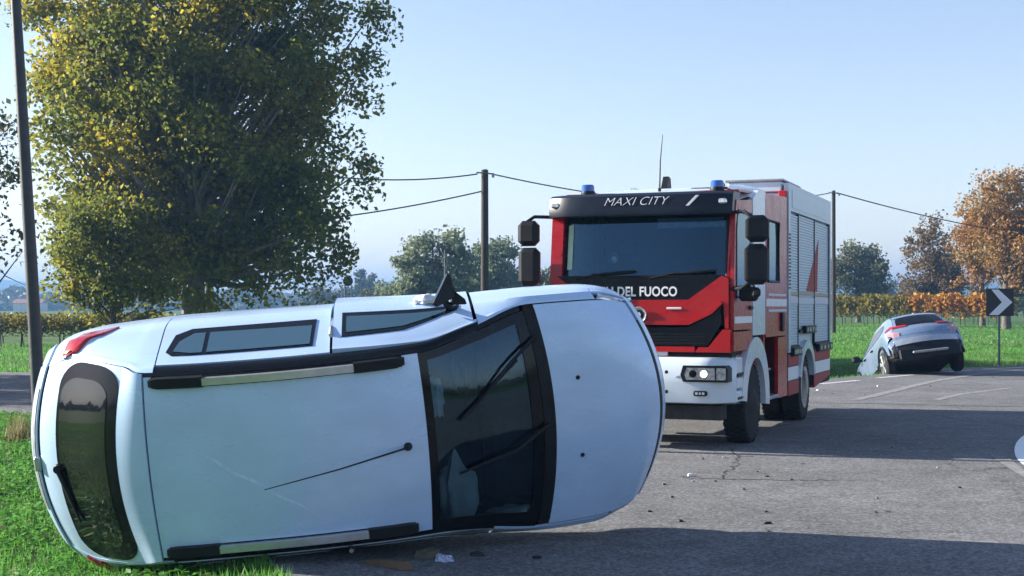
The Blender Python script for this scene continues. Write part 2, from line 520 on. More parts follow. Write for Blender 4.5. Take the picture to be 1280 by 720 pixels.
def dist_line(line, x, y):
    d = np.full(np.shape(x), 1e9)
    for (x1, y1), (x2, y2) in zip(line[:-1], line[1:]):
        dx, dy = x2 - x1, y2 - y1
        t = np.clip(((x - x1) * dx + (y - y1) * dy) / (dx * dx + dy * dy), 0, 1)
        d = np.minimum(d, np.hypot(x - x1 - t * dx, y - y1 - t * dy))
    return d

rng = np.random.default_rng(7)
random.seed(5)

# ------------------------------------------------------------------ ground, road, verge
NEAR_EDGE = [(-0.7, -6), (-0.9, 3), (-1.35, 8.4), (-2.6, 11.2), (-5.2, 17.5), (-7.3, 21.0), (-9.5, 22.4), (-14, 22.9), (-30, 23.2), (-90, 22.0)]
FAR_EDGE = [(-90, 38.5), (-40, 36.5), (-13, 35.2), (-4, 32.6), (2, 30.6), (5, 30.0), (7.55, 32.1), (11.9, 37.3), (14.7, 39.2), (24, 43.5), (60, 55), (95, 62)]
ROAD = NEAR_EDGE + FAR_EDGE + [(95, -6)]

def vnoise(x, y, s, seed=0):
    return (np.sin(x * s + 1.7 * seed) * np.cos(y * s * 1.13 + seed) + 0.5 * np.sin(x * s * 2.3 + y * s * 1.9 + seed * 2.1))

def ground_z(x, y):
    x = np.asarray(x, float); y = np.asarray(y, float)
    on = inside(ROAD, x, y)
    de = np.minimum(dist_line(NEAR_EDGE, x, y), dist_line(FAR_EDGE, x, y))
    far = (y > 25) & ~on
    # roadside verge falls away on the left
    dv = dist_line(NEAR_EDGE, x, y)
    near_w = np.clip((19 - y) / 8, 0, 1)
    z = -0.34 * near_w * np.clip(dv / 1.6, 0, 1) ** 0.9 + 0.03 * vnoise(x, y, 1.7) * np.clip(dv, 0, 1)
    # ditch along the far side on the right
    df = dist_line(FAR_EDGE, x, y)
    dw = np.clip((x - 6.0) / 2.0, 0, 1)
    prof = np.interp(df, [0, 0.35, 1.6, 2.6, 3.6, 4.6, 8, 60], [0.0, -0.08, -0.95, -1.05, -0.55, -0.12, -0.05, 0.0])
    zf = prof * dw + (1 - dw) * np.interp(df, [0, 1, 3, 9], [0, -0.05, -0.08, -0.05]) + 0.05 * vnoise(x, y, 0.35, 2) * np.clip(df / 6, 0, 1)
    z = np.where(far, zf, z)
    z = np.where(on, -0.05, z)
    return np.where(on, z, np.where(de < 0.001, 0, z))

def axis_vals(a, b, step, lo, hi, grow=1.18):
    v = list(np.arange(a, b + 1e-6, step))
    s = step; p = a
    while p > lo:
        s *= grow; p = max(lo, p - s); v.insert(0, p)
    s = step; p = b
    while p < hi:
        s *= grow; p = min(hi, p + s); v.append(p)
    return np.array(v)

gx = axis_vals(-16, 26, 0.3, -2900, 2900)
gy = axis_vals(2, 50, 0.3, -2900, 2900)
GX, GY = np.meshgrid(gx, gy)
GZ = ground_z(GX, GY)
nx, ny = len(gx), len(gy)
gv = np.stack([GX.ravel(), GY.ravel(), GZ.ravel()], 1)
idx = np.arange(nx * ny).reshape(ny, nx)
gf = np.stack([idx[:-1, :-1].ravel(), idx[:-1, 1:].ravel(), idx[1:, 1:].ravel(), idx[1:, :-1].ravel()], 1)
me = bpy.data.meshes.new("ground")
me.from_pydata(gv.tolist(), [], gf.tolist())
me.polygons.foreach_set("use_smooth", [True] * len(me.polygons))
me.materials.append(M['soil'])
tag(link_mesh("ground", me), kind='structure')

def flat_poly(name, poly, z, m, thick=0.0):
    bm = bmesh.new()
    vs = [bm.verts.new((x, y, z)) for x, y in poly]
    f = bm.faces.new(vs)
    bmesh.ops.triangulate(bm, faces=[f], ngon_method='EAR_CLIP')
    bmesh.ops.recalc_face_normals(bm, faces=bm.faces)
    if sum(f.normal.z for f in bm.faces) < 0:
        bmesh.ops.reverse_faces(bm, faces=bm.faces)
    me = bpy.data.meshes.new(name)
    bm.to_mesh(me); bm.free()
    me.materials.append(m)
    return tag(link_mesh(name, me), kind='structure')
flat_poly("road", ROAD, 0.0, M['asphalt'])

def stripe(pts, w, z, m, name="road_marking"):
    """painted line of width w along pts"""
    L = []; Rr = []
    for i, p in enumerate(pts):
        a = Vector(pts[max(i - 1, 0)]); b = Vector(pts[min(i + 1, len(pts) - 1)])
        d = (b - a).normalized(); n = Vector((-d.y, d.x)) * w / 2
        L.append((p[0] + n.x, p[1] + n.y)); Rr.append((p[0] - n.x, p[1] - n.y))
    return flat_poly(name, L + Rr[::-1], z, m)

def gp(px, py):
    D = H * 1700 / (py - 383.0)
    return ((px - 640) / 1700 * D, D)
# edge-line dashes on the far side
for a, b in (((1025, 480), (1074, 475.5)), ((1097, 472.5), (1142, 468.5)), ((1160, 466.5), (1215, 462.5)), ((1228, 461.6), (1290, 458.6))):
    stripe([gp(*a), gp(*b)], 0.16, 0.004, M['roadpaint'])
stripe([gp(1070, 500), gp(1120, 488), gp(1162, 477.6), gp(1223, 467.5), gp(1290, 461)], 0.22, 0.0055, M['fadedpaint'])
stripe([gp(1170, 500), gp(1200, 493), gp(1262, 485)], 0.16, 0.004, M['fadedpaint'])
stripe([gp(985, 519.5), gp(1069, 523)], 0.12, 0.004, M['fadedpaint'])
stripe([gp(955, 529), gp(1015, 531)], 0.10, 0.004, M['fadedpaint'])
stripe([gp(835, 545), gp(905, 546)], 0.10, 0.004, M['fadedpaint'])
stripe([gp(970, 549), gp(1008, 551)], 0.08, 0.004, M['fadedpaint'])
ell = [gp(1299 + 31 * math.cos(2 * PI * k / 40), 563.5 + 23.5 * math.sin(2 * PI * k / 40)) for k in range(40)]
flat_poly("road_marking", ell, 0.008, M['signwhite'])
for k in range(4):
    stripe([gp(1240 + k * 6, 569 + k * 1.0), gp(1262 + k * 8, 585 + k * 3), gp(1292 + k * 9, 602 + k * 5)], 0.035, 0.0046 + k * 0.0008, M['fadedpaint'])
# tar joint crossing the junction
stripe([gp(1010, 503.5), gp(1120, 505), gp(1200, 507.5), gp(1320, 509)], 0.07, 0.003, mat("tar_joint", (0.035, 0.034, 0.034), 0.8), "tar_joint")

M['crack'] = mat("road_crack", (0.022, 0.021, 0.021), 0.9)
def crack(pts, w, seed, n=9):
    g = random.Random(seed)
    q = []
    for a, b in zip(pts[:-1], pts[1:]):
        for i in range(n):
            t = i / n
            q.append((a[0] + (b[0] - a[0]) * t + g.gauss(0, .018), a[1] + (b[1] - a[1]) * t + g.gauss(0, .03)))
    q.append(pts[-1])
    L = [(x + w * g.uniform(.2, 1.2), y) for x, y in q]; Rr = [(x, y - w * g.uniform(.2, 1.2)) for x, y in q]
    bm = bmesh.new()
    lv = [bm.verts.new((x, y, .0025)) for x, y in L]; rv = [bm.verts.new((x - w, y - w, .0025)) for x, y in Rr]
    for i in range(len(q) - 1): bm.faces.new((lv[i], lv[i + 1], rv[i + 1], rv[i]))
    bmesh.ops.recalc_face_normals(bm, faces=bm.faces)
    me = bpy.data.meshes.new("road_crack"); bm.to_mesh(me); bm.free(); me.materials.append(M['crack'])
    tag(link_mesh("road_crack", me), kind='structure')
crack([gp(850, 596), gp(900, 599), gp(975, 600), gp(1040, 600)], .014, 1)
crack([gp(912, 560), gp(924, 571), gp(922, 580), gp(908, 592), gp(900, 599)], .013, 2)
crack([gp(924, 571), gp(945, 570)], .010, 3)
crack([gp(1040, 600), gp(1110, 602), gp(1200, 601)], .006, 4)
# ------------------------------------------------------------------ grass (uncountable)
def blades(n, xs, ys, hgt, wid, m, name, keep=None, lean=0.5):
    x = rng.uniform(*xs, n); y = rng.uniform(*ys, n)
    ok = ~inside(ROAD, x, y)
    if keep is not None: ok &= keep(x, y)
    x, y = x[ok], y[ok]
    n = len(x)
    z = ground_z(x, y) - 0.01
    a = rng.uniform(0, 2 * PI, n)
    hh = hgt * rng.uniform(0.45, 1.25, n); ww = wid * rng.uniform(0.6, 1.3, n)
    la = rng.uniform(0, 2 * PI, n); lm = hh * lean * rng.uniform(0, 1, n)
    v = np.zeros((n, 3, 3))
    v[:, 0] = np.stack([x - np.cos(a) * ww, y - np.sin(a) * ww, z], 1)
    v[:, 1] = np.stack([x + np.cos(a) * ww, y + np.sin(a) * ww, z], 1)
    v[:, 2] = np.stack([x + np.cos(la) * lm, y + np.sin(la) * lm, z + hh], 1)
    return tag(np_mesh(name, v.reshape(-1, 3), 3, m), kind='stuff')
def leaflets(n, xs, ys, hmax, size, m, name, keep=None):
    x = rng.uniform(*xs, n); y = rng.uniform(*ys, n)
    ok = ~inside(ROAD, x, y)
    if keep is not None: ok &= keep(x, y)
    x, y = x[ok], y[ok]; n = len(x)
    z = ground_z(x, y) + rng.uniform(0.0, 1, n) ** 1.3 * hmax * (0.6 + 0.4 * vnoise(x, y, 3.1, 4))
    c = np.stack([x, y, z], 1)
    return tag(np_mesh(name, leaf_quads(c, size, 0.55), 4, m), kind='stuff')
def leaf_quads(c, size, flat=0.0):
    """diamond leaves at centres c, random attitude; flat>0 turns them face up"""
    n = len(c)
    nrm = rng.normal(size=(n, 3)); nrm[:, 2] = np.abs(nrm[:, 2]) + flat * 3
    nrm /= np.linalg.norm(nrm, axis=1)[:, None]
    t = rng.normal(size=(n, 3)); t -= nrm * (t * nrm).sum(1)[:, None]
    t /= np.linalg.norm(t, axis=1)[:, None]
    b = np.cross(nrm, t)
    s = size * rng.uniform(0.6, 1.3, n)[:, None]
    v = np.zeros((n, 4, 3))
    v[:, 0] = c - t * s * 0.6
    v[:, 1] = c + b * s * 0.42 + nrm * s * 0.12
    v[:, 2] = c + t * s * 0.6
    v[:, 3] = c - b * s * 0.42 + nrm * s * 0.12
    return v.reshape(-1, 3)
blades(90000, (-20, -1), (1.0, 22.8), 0.11, 0.011, M['blade'], "verge_grass_beside", lambda x, y: x < -0.40 * y - 0.6)
vis_left = lambda x, y: (x > -0.40 * y - 0.6) & (x < -0.5)
blades(120000, (-9.2, -0.6), (6.5, 23.4), 0.10, 0.006, M['blade'], "verge_grass", lambda x, y: vis_left(x, y) & (rng.random(len(x)) < np.clip(9 / y, 0.15, 1)))
leaflets(150000, (-9.2, -0.6), (7.0, 23.4), 0.11, 0.05, M['clover'], "verge_clover", lambda x, y: vis_left(x, y) & (rng.random(len(x)) < np.clip(9 / y, 0.3, 1)))
fl_ = leaflets(2600, (-9.2, -0.6), (7.0, 23.0), 0.13, 0.07, M['dryblade'], "fallen_leaves", lambda x, y: vis_left(x, y))
blades(1500, (-1.75, -0.75), (8.2, 9.2), 0.07, 0.005, M['blade'], "verge_tuft", None)
blades(5200, (-7.0, -5.4), (16.2, 18.8), 0.40, 0.007, M['dryblade'], "dry_weeds", lambda x, y: np.hypot(x + 6.2, y - 17.6) < 0.42 * rng.random(len(x)) ** 0.5 + 0.03, 0.6)
blades(120000, (-6, 28), (30, 60), 0.09, 0.014, M['blade'], "meadow_grass", lambda x, y: (x < 0.45 * y + 1) & (x > -0.05 * y))
blades(80000, (-8, 58), (52, 125), 0.12, 0.035, M['blade'], "meadow_grass_far", lambda x, y: (x < 0.45 * y + 1) & (x > -0.05 * y))
blades(36000, (-27, -2), (33, 60), 0.11, 0.018, M['blade'], "field_edge_grass", lambda x, y: x > -0.45 * y - 1)

# ------------------------------------------------------------------ lofted car shell
class CarSurf:
    def __init__(s, prof, ht, hw, zb, crown, bow, hwmax, sill=0.3):
        s.zt, s.ht, s.hw, s.zb, s.cr, s.bow = [pchip(*zip(*k)) for k in (prof, ht, hw, zb, crown, bow)]
        s.m = hwmax; s.sill = sill; s.pw = 2.1
    def P(s, us, t):
        sg = 1 if t >= 0 else -1
        a = abs(t)
        zt, ht, hw, zb, cr = s.zt(us), s.ht(us), s.hw(us), s.zb(us), s.cr(us)
        top = zt - cr
        zb = min(zb, top - 0.02)
        hh = top - zb
        sl = min(s.sill, zb - 0.06)
        if a <= 8:
            v = ht * a / 8; w = zt - cr * (a / 8) ** s.pw
        else:
            keys = [(ht, top), (ht + min(.022, .2 * (hw - ht)), top - .06 * hh), (ht + .16 * (hw - ht), top - .15 * hh), (ht + .34 * (hw - ht), top - .33 * hh),
                    (hw - .22 * (hw - ht) * .8, zb + .12 * hh), (hw - .02, zb), (hw, zb - .2 * (zb - sl)), (hw + .002, zb - .55 * (zb - sl)),
                    (hw - .02, sl), (hw - .12, sl - .05), (0, sl - .06)]
            i = min(int(a - 8), len(keys) - 2); f = a - 8 - i
            v = keys[i][0] * (1 - f) + keys[i + 1][0] * f
            w = keys[i][1] * (1 - f) + keys[i + 1][1] * f
        u = us - s.bow(us) * (v / s.m) ** 2
        return Vector((u, sg * v, w))
    def N(s, us, t):
        e = 0.02
        n = (s.P(us + e, t) - s.P(us - e, t)).cross(s.P(us, t + e * 3) - s.P(us, t - e * 3))
        if n.length < 1e-9: return Vector((0, 0, 1))
        return n.normalized()
    def off(s, us, t, o):
        return s.P(us, t) + s.N(us, t) * o if o else s.P(us, t)
    def patch(s, mb, u0, u1, t0, t1, nu, nt_, o=0.0, skirt=0.014, bulge=0.0):
        """sheet between stations u0..u1, section t0..t1 with folded-in edges"""
        g = [[s.off(u0 + (u1 - u0) * i / nu, t0 + (t1 - t0) * j / nt_, o + bulge * math.sin(PI * i / nu)) for j in range(nt_ + 1)] for i in range(nu + 1)]
        b = len(mb.v)
        W = nt_ + 1
        for r in g: mb.v += [tuple(p) for p in r]
        for i in range(nu):
            for j in range(nt_):
                mb.f.append((b + i * W + j, b + (i + 1) * W + j, b + (i + 1) * W + j + 1, b + i * W + j + 1)); mb.mi.append(mb.cur)
        if skirt:
            ring = [(i, 0) for i in range(nu + 1)] + [(nu, j) for j in range(1, W)] + [(i, nt_) for i in range(nu - 1, -1, -1)] + [(0, j) for j in range(nt_ - 1, 0, -1)]
            c = len(mb.v)
            for i, j in ring:
                mb.v.append(tuple(s.off(u0 + (u1 - u0) * i / nu, t0 + (t1 - t0) * j / nt_, o - skirt)))
            for k in range(len(ring)):
                k2 = (k + 1) % len(ring)
                a1 = b + ring[k][0] * W + ring[k][1]; a2 = b + ring[k2][0] * W + ring[k2][1]
                mb.f.append((a1, a2, c + k2, c + k)); mb.mi.append(mb.cur)
        return mb
    def poly(s, mb, outline, o=0.0, rings=5, skirt=0.012, bulge=0.0):
        """patch with a free star-shaped outline given in (station, section)"""
        n = len(outline)
        cu = sum(p[0] for p in outline) / n; ct = sum(p[1] for p in outline) / n
        b = len(mb.v)
        mb.v.append(tuple(s.off(cu, ct, o + bulge)))
        for r in range(1, rings + 1):
            f = r / rings
            for u, t in outline:
                mb.v.append(tuple(s.off(cu + (u - cu) * f, ct + (t - ct) * f, o + bulge * (1 - f * f))))
        for k in range(n):
            k2 = (k + 1) % n
            mb.f.append((b, b + 1 + k, b + 1 + k2)); mb.mi.append(mb.cur)
            for r in range(rings - 1):
                q = b + 1 + r * n
                mb.f.append((q + k, q + n + k, q + n + k2, q + k2)); mb.mi.append(mb.cur)
        if skirt:
            c = len(mb.v)
            for u, t in outline: mb.v.append(tuple(s.off(u, t, o - skirt)))
            q = b + 1 + (rings - 1) * n
            for k in range(n):
                k2 = (k + 1) % n
                mb.f.append((q + k, q + k2, c + k2, c + k)); mb.mi.append(mb.cur)
        return mb

def rrect(u0, u1, t0, t1, ru, rt, n=5):
    """rounded rectangle outline in (u,t), densified along the sides"""
    pts = []
    def arc(cu, ct, a0):
        for k in range(n + 1):
            a = a0 + PI / 2 * k / n
            pts.append((cu + ru * math.cos(a), ct + rt * math.sin(a)))
    arc(u1 - ru, t1 - rt, 0); arc(u0 + ru, t1 - rt, PI / 2); arc(u0 + ru, t0 + rt, PI); arc(u1 - ru, t0 + rt, 3 * PI / 2)
    return densify(pts)
def densify(pts, step=0.9):
    out = []
    for k in range(len(pts)):
        a, b = pts[k], pts[(k + 1) % len(pts)]
        n = max(1, int(max(abs(b[1] - a[1]) / step, abs(b[0] - a[0]) / 0.12)))
        for i in range(n):
            out.append((a[0] + (b[0] - a[0]) * i / n, a[1] + (b[1] - a[1]) * i / n))
    return out

def car_wheel(parent, u, v, r, rim_m, w=0.2, face=1, spokes=5):
    """road wheel at (u,v,r), axle along v"""
    mb = MB()
    mb.lathe([(v - w / 2, r * .72), (v - w / 2 + .015, r * .93), (v - w / 2 + .04, r), (v + w / 2 - .04, r), (v + w / 2 - .015, r * .93), (v + w / 2, r * .72)], 'y', 36, (u, 0, r))
    wh = mb.build("wheel", M['rubber'], parent)
    rm = MB()
    o = v + face * w / 2
    rm.lathe([(o - face * .06, r * .2), (o - face * .06, r * .62), (o + face * .004, r * .72), (o - face * .02, r * .735)], 'y', 36, (u, 0, r))
    for k in range(spokes):
        a = 2 * PI * k / spokes + .3
        for s_ in (-1, 1):
            a2 = a + s_ * .12
            rm.tube([(u + r * .1 * math.cos(a2), o - face * .01, r + r * .1 * math.sin(a2)), (u + r * .7 * math.cos(a2), o - face * .004, r + r * .7 * math.sin(a2))], .022, 6)
    rm.cyl((u, o - face * .03, r), (u, o + face * .006, r), .05, n=14)
    rm.build("rim", rim_m, wh)
    return wh

# ------------------------------------------------------------------ overturned estate car
def overturned_car():
    S = CarSurf(
        prof=[(-1.87, .36), (-1.86, .62), (-1.80, .83), (-1.70, .96), (-1.54, 1.09), (-1.12, 1.42), (-.9, 1.505), (-.5, 1.555), (0, 1.572), (.5, 1.545), (.93, 1.47), (1.35, 1.255), (1.78, 1.04), (1.9, 1.02), (2.2, .965), (2.45, .88), (2.6, .775), (2.68, .64), (2.71, .40)],
        ht=[(-1.87, .58), (-1.7, .66), (-1.54, .71), (-1.12, .675), (-.9, .64), (0, .628), (.93, .635), (1.35, .71), (1.78, .80), (2.2, .79), (2.5, .765), (2.71, .68)],
        hw=[(-1.87, .70), (-1.7, .80), (-1.4, .85), (-.8, .87), (0, .862), (1.0, .85), (1.8, .862), (2.2, .855), (2.45, .835), (2.6, .79), (2.71, .70)],
        zb=[(-1.87, .55), (-1.7, .80), (-1.4, .92), (-.8, .93), (0, .90), (1.2, .87), (1.8, .88), (2.2, .84), (2.5, .70), (2.71, .5)],
        crown=[(-1.87, .03), (-1.54, .10), (-1.12, .08), (-.9, .05), (0, .045), (.93, .06), (1.35, .10), (1.78, .10), (2.2, .085), (2.71, .04)],
        bow=[(-1.87, -.26), (-1.54, -.17), (-1.12, -.16), (-.9, -.03), (0, 0), (.7, .02), (.93, .045), (1.35, .07), (1.78, .11), (2.2, .16), (2.5, .27), (2.71, .33)],
        hwmax=.87, sill=.30)
    global VAN_S
    VAN_S = S
    root = empty("overturned_car", label="silver white estate car lying on its side, roof rails facing the viewer", cat="car")
    a = VAN_AX
    root.matrix_world = Matrix(((a[0].x, a[1].x, a[2].x, VAN_O.x), (a[0].y, a[1].y, a[2].y, VAN_O.y), (a[0].z, a[1].z, a[2].z, VAN_O.z), (0, 0, 0, 1)))
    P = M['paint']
    # dark inner shell below the panels (all but the glazed openings)
    mb = MB()
    S.patch(mb, -.93, .95, -9, 9, 16, 20, -.02, 0)
    S.patch(mb, -1.86, -.93, -13, 13, 14, 26, -.022, 0)
    S.patch(mb, 1.76, 2.70, -13, 13, 14, 26, -.03, 0)
    for sg in (1, -1):
        S.patch(mb, -.95, 1.78, sg * 12.6, sg * 16, 18, 4, -.03, 0)
    S.patch(mb, -1.86, 2.70, 15.6, 18, 30, 3, 0, 0)
    S.patch(mb, -1.86, 2.70, -18, -15.6, 30, 3, 0, 0)
    mb.build("inner_shell", M['under'], root)
    # roof
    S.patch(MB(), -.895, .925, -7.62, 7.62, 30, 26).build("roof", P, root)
    sc = MB()
    for (u0, t0, u1, t1, w_) in ((-.56, 1.2, .17, -5.0, .012), (-.50, .8, .05, -4.1, .006), ):
        q_ = [(u0 + (u1 - u0) * i / 10, t0 + (t1 - t0) * i / 10 + .12 * math.sin(i * 1.7)) for i in range(11)]
        w2 = [w_ * (.3 + .7 * math.sin(PI * min(1, (i + .5) / 10))) for i in range(11)]
        vs_ = [S.off(q_[i][0], q_[i][1], .0012) + Vector((w2[i] * .4, w2[i], 0)) for i in range(11)] + [S.off(q_[i][0], q_[i][1], .0012) - Vector((w2[i] * .4, w2[i], 0)) for i in range(11)]
        sc.add(vs_, [(i, i + 1, 12 + i, 11 + i) for i in range(10)])
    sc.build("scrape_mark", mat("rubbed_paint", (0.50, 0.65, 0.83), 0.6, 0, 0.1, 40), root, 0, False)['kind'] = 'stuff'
    for sg in (1, -1):
        S.patch(MB(), -.95, 1.72, sg * 7.66, sg * 9.7, 30, 4, -.006).build("roof_gutter", M['gloss_black'], root)
    # roof rails: black ends, silver middle, on two feet
    for sg in (1, -1):
        def rail(u0, u1, m, name, par, taper=False, h=.034, w=.028):
            q = MB()
            n = 12
            rings = []
            for i in range(n + 1):
                u = u0 + (u1 - u0) * i / n
                b_ = S.P(u, sg * 7.15)
                e = 1.0
                if taper:
                    d = abs(u - (u1 if taper > 0 else u0))
                    e = min(1, .6 + d / .05 * .4)
                z0 = .012 if name != "roof_rail" else .016
                rings.append([(b_.x, b_.y - w * e, b_.z + z0 - .03), (b_.x, b_.y - w * e * .8, b_.z + .012 + h * e), (b_.x, b_.y + w * e * .8, b_.z + .012 + h * e), (b_.x, b_.y + w * e, b_.z + z0 - .03)])
            vs_ = [p for r_ in rings for p in r_]
            fs_ = [(i * 4 + k, i * 4 + k + 1, i * 4 + k + 5, i * 4 + k + 4) for i in range(n) for k in range(3)]
            fs_ += [(0, 1, 2, 3), (n * 4 + 3, n * 4 + 2, n * 4 + 1, n * 4)]
            q.add(vs_, fs_)
            return q.build(name, m, par, 50)
        rail(-.84, .81, M['black'], "rail_base", root, 0, -.004, .044)
        rr_ = rail(-.50, .49, M['silver'], "roof_rail", root, w=.030)
        rail(-.86, -.497, M['black'], "rail_foot", rr_, -1, .034, .042)
        rail(.487, .83, M['black'], "rail_foot", rr_, 1, .034, .042)
    # antenna
    an = MB()
    b0 = S.P(.79, 0)
    an.lathe([(b0.z - .005, .030), (b0.z + .02, .026), (b0.z + .045, .014)], 'z', 14, (b0.x, b0.y, 0))
    an.tube([(b0.x, b0.y, b0.z + .03), (b0.x - .45, b0.y - .07, b0.z + .16), (b0.x - .93, b0.y - .13, b0.z + .27)], [.007, .005, .003], 6)
    an.build("antenna", M['black'], root)
    # tailgate, spoiler, rear window
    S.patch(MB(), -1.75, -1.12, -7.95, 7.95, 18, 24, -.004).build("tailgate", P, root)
    S.patch(MB(), -1.112, -.905, -7.9, 7.9, 6, 24, .010, .03, .006).build("rear_spoiler", P, root)
    wo = rrect(-1.60, -1.125, -7.75, 7.75, .17, 1.7, 7)
    rw = S.poly(MB(), wo, .004, 6, .008).build("rear_window", M['gloss_black'], root)
    S.poly(MB(), rrect(-1.575, -1.20, -6.6, 6.6, .13, 1.3, 7), .007, 6, .003).build("pane", M['tintglass'], rw)
    wp = MB()
    p0 = S.off(-1.58, -.4, .03); p1 = S.off(-1.50, -4.6, .025)
    wp.lathe([(p0.z - .02, .036), (p0.z + .012, .028)], 'z', 14, (p0.x, p0.y, 0))
    wp.tube([p0, p0.lerp(p1, .5), p1], [.020, .015, .008], 6)
    wp.build("rear_wiper", M['black'], root)
    # rear bumper and number-plate recess trim
    S.patch(MB(), -1.868, -1.765, -13.5, 13.5, 8, 44, .012).build("rear_bumper", P, root)
    hb = S.off(-1.775, -.2, .014)
    tr = MB()
    S.patch(tr, -1.80, -1.772, -4.6, 6.2, 3, 14, .018, .01)
    tr.build("tailgate_handle_trim", M['steel'], root)
    bd = MB(); bp_ = S.off(-1.765, -.35, .02)
    bd.box(bp_.x - .02, bp_.y - .05, bp_.z - .03, bp_.x + .03, bp_.y + .05, bp_.z + .012, .008)
    bd.build("badge", M['silver'], root)
    # rear quarters with lamps
    for sg in (1, -1):
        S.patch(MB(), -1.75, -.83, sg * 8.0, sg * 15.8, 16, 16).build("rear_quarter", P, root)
        q = [(-1.62, 8.2), (-1.64, 10.5), (-1.62, 12.4), (-1.53, 13.8), (-1.30, 14.1), (-1.42, 12.6), (-1.49, 11.4), (-1.54, 9.6), (-1.57, 8.6)]
        q = [(u, sg * t) for u, t in q]
        S.poly(MB(), densify(q, .5), .012, 4, .02, .008).build("tail_lamp", M['tail'], root)
    # side doors: rear doors shut, upper front door sprung open a hand's width
    for sg in (1, -1):
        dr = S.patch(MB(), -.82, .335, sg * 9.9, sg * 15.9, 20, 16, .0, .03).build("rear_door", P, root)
        o = densify([(-.77, sg * 11.1), (-.73, sg * 10.9), (-.6, sg * 10.85), (.22, sg * 10.85), (.24, sg * 12.1), (-.62, sg * 12.1), (-.73, sg * 11.8)], .4)
        wf = S.poly(MB(), o, .006, 5, .008).build("door_window", M['gloss_black'], dr)
        S.poly(MB(), densify([(-.72, sg * 11.1), (-.6, sg * 11.0), (-.52, sg * 11.0), (-.52, sg * 11.8), (-.60, sg * 11.8), (-.69, sg * 11.5)], .4), .010, 4, .002).build("pane", M['sideglass'], dr)
        S.poly(MB(), densify([(-.49, sg * 11.0), (.20, sg * 11.0), (.21, sg * 11.75), (-.49, sg * 11.8)], .4), .010, 4, .002).build("pane", M['sideglass'], dr)
        # front door in its own frame, hinged at the front pillar
        fd = MB()
        S.patch(fd, .36, 1.36, sg * 9.75, sg * 15.9, 20, 16, .0, .07)
        fdo = fd.build("front_door", P, root)
        o = densify([(.42, sg * 11.05), (.85, sg * 11.15), (1.26, sg * 11.75), (1.28, sg * 12.1), (.42, sg * 12.2)], .4)
        S.poly(MB(), o, .005, 5, .008).build("door_window", M['gloss_black'], fdo)
        o = densify([(.45, sg * 11.2), (.85, sg * 11.3), (1.16, sg * 11.7), (1.18, sg * 11.82), (.45, sg * 11.86)], .4)
        S.poly(MB(), o, .009, 5, .002).build("pane", M['sideglass'], fdo)
        for (u, t) in ((.45, 14.0),):
            p = S.off(u + .05, sg * 13.9, .012)
            h_ = MB(); h_.box(p.x - .09, p.y - .02, p.z - .016, p.x + .09, p.y + .02, p.z + .016, .008)
            if sg < 0: h_.build("handle", P, fdo)
        if sg == 1:
            hz = S.P(1.36, 12.5)
            fdo.matrix_local = Matrix.Translation(hz) @ Matrix.Rotation(R(-1.9), 4, 'Z') @ Matrix.Rotation(R(1.0), 4, 'X') @ Matrix.Translation(-hz)
        # front wing
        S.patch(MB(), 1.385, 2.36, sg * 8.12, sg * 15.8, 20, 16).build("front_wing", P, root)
        # sill
        S.patch(MB(), -.8, 1.4, sg * 15.95, sg * 17, 20, 2).build("sill", M['under'], root)
        # A-pillar paint between screen and door
        S.patch(MB(), .93, 1.38, sg * 9.75, sg * 10.4, 10, 3, .0, .02).build("front_pillar", P, root)
        # door-latch edge inside the gap
        g_ = MB(); p = S.off(.345, sg * 11.5, .02)
        g_.tube([p + Vector((0, -sg * .03, .12)), p, p + Vector((0, sg * .02, -.25))], .016, 6)
        g_.build("latch_seal", M['steel'], root)
    # windscreen with black border, wipers, cowl
    S.patch(MB(), .935, 1.80, -7.55, 7.55, 14, 22, -.012, .012).build("windscreen", M['windscreen'], root)
    fr = MB()
    S.patch(fr, .93, .985, -7.6, 7.6, 2, 22, -.004, .006)
    S.patch(fr, 1.665, 1.80, -7.6, 7.6, 3, 22, -.004, .006)
    for sg in (1, -1):
        S.patch(fr, .985, 1.665, sg * 6.9, sg * 7.6, 12, 2, -.004, .006)
    fr.build("windscreen_border", M['gloss_black'], root)
    S.patch(MB(), 1.745, 1.83, -7.6, 7.6, 3, 22, .004, .02).build("cowl", M['black'], root)
    for (t0, u1_, t1) in ((4.6, 1.20, 1.0), (-1.6, 1.17, -3.4)):
        w_ = MB()
        a0 = S.off(1.77, t0 + 1.2, .03); a1 = S.off(1.52, t0 - .2, .035); a2 = S.off(u1_, t1 + .6, .018)
        w_.tube([a0, a1, a2], [.014, .011, .006], 6)
        b1 = S.off(1.60, t0 - .1, .014)
        w_.tube([b1, S.off(u1_ - .05, t1 + .4, .012)], [.010, .010], 5)
        w_.build("wiper", M['black'], root)
    # bonnet, washer jets, crease
    bn = MB()
    S.patch(bn, 1.83, 2.62, -7.92, 7.92, 26, 30, .004)
    bo = bn.build("bonnet", P, root)
    for t in (2.6, -3.0):
        p = S.off(2.02, t, .006)
        j = MB(); j.lathe([(p.z - .004, .017), (p.z + .008, .013)], 'z', 10, (p.x, p.y, 0))
        j.build("washer_jet", M['black'], bo)
    # front bumper and grille
    S.patch(MB(), 2.645, 2.71, -12, 12, 6, 36, .006, .03).build("front_bumper", P, root)
    S.patch(MB(), 2.625, 2.642, -6.5, 6.5, 2, 24, .004, .02).build("grille", M['black'], root)
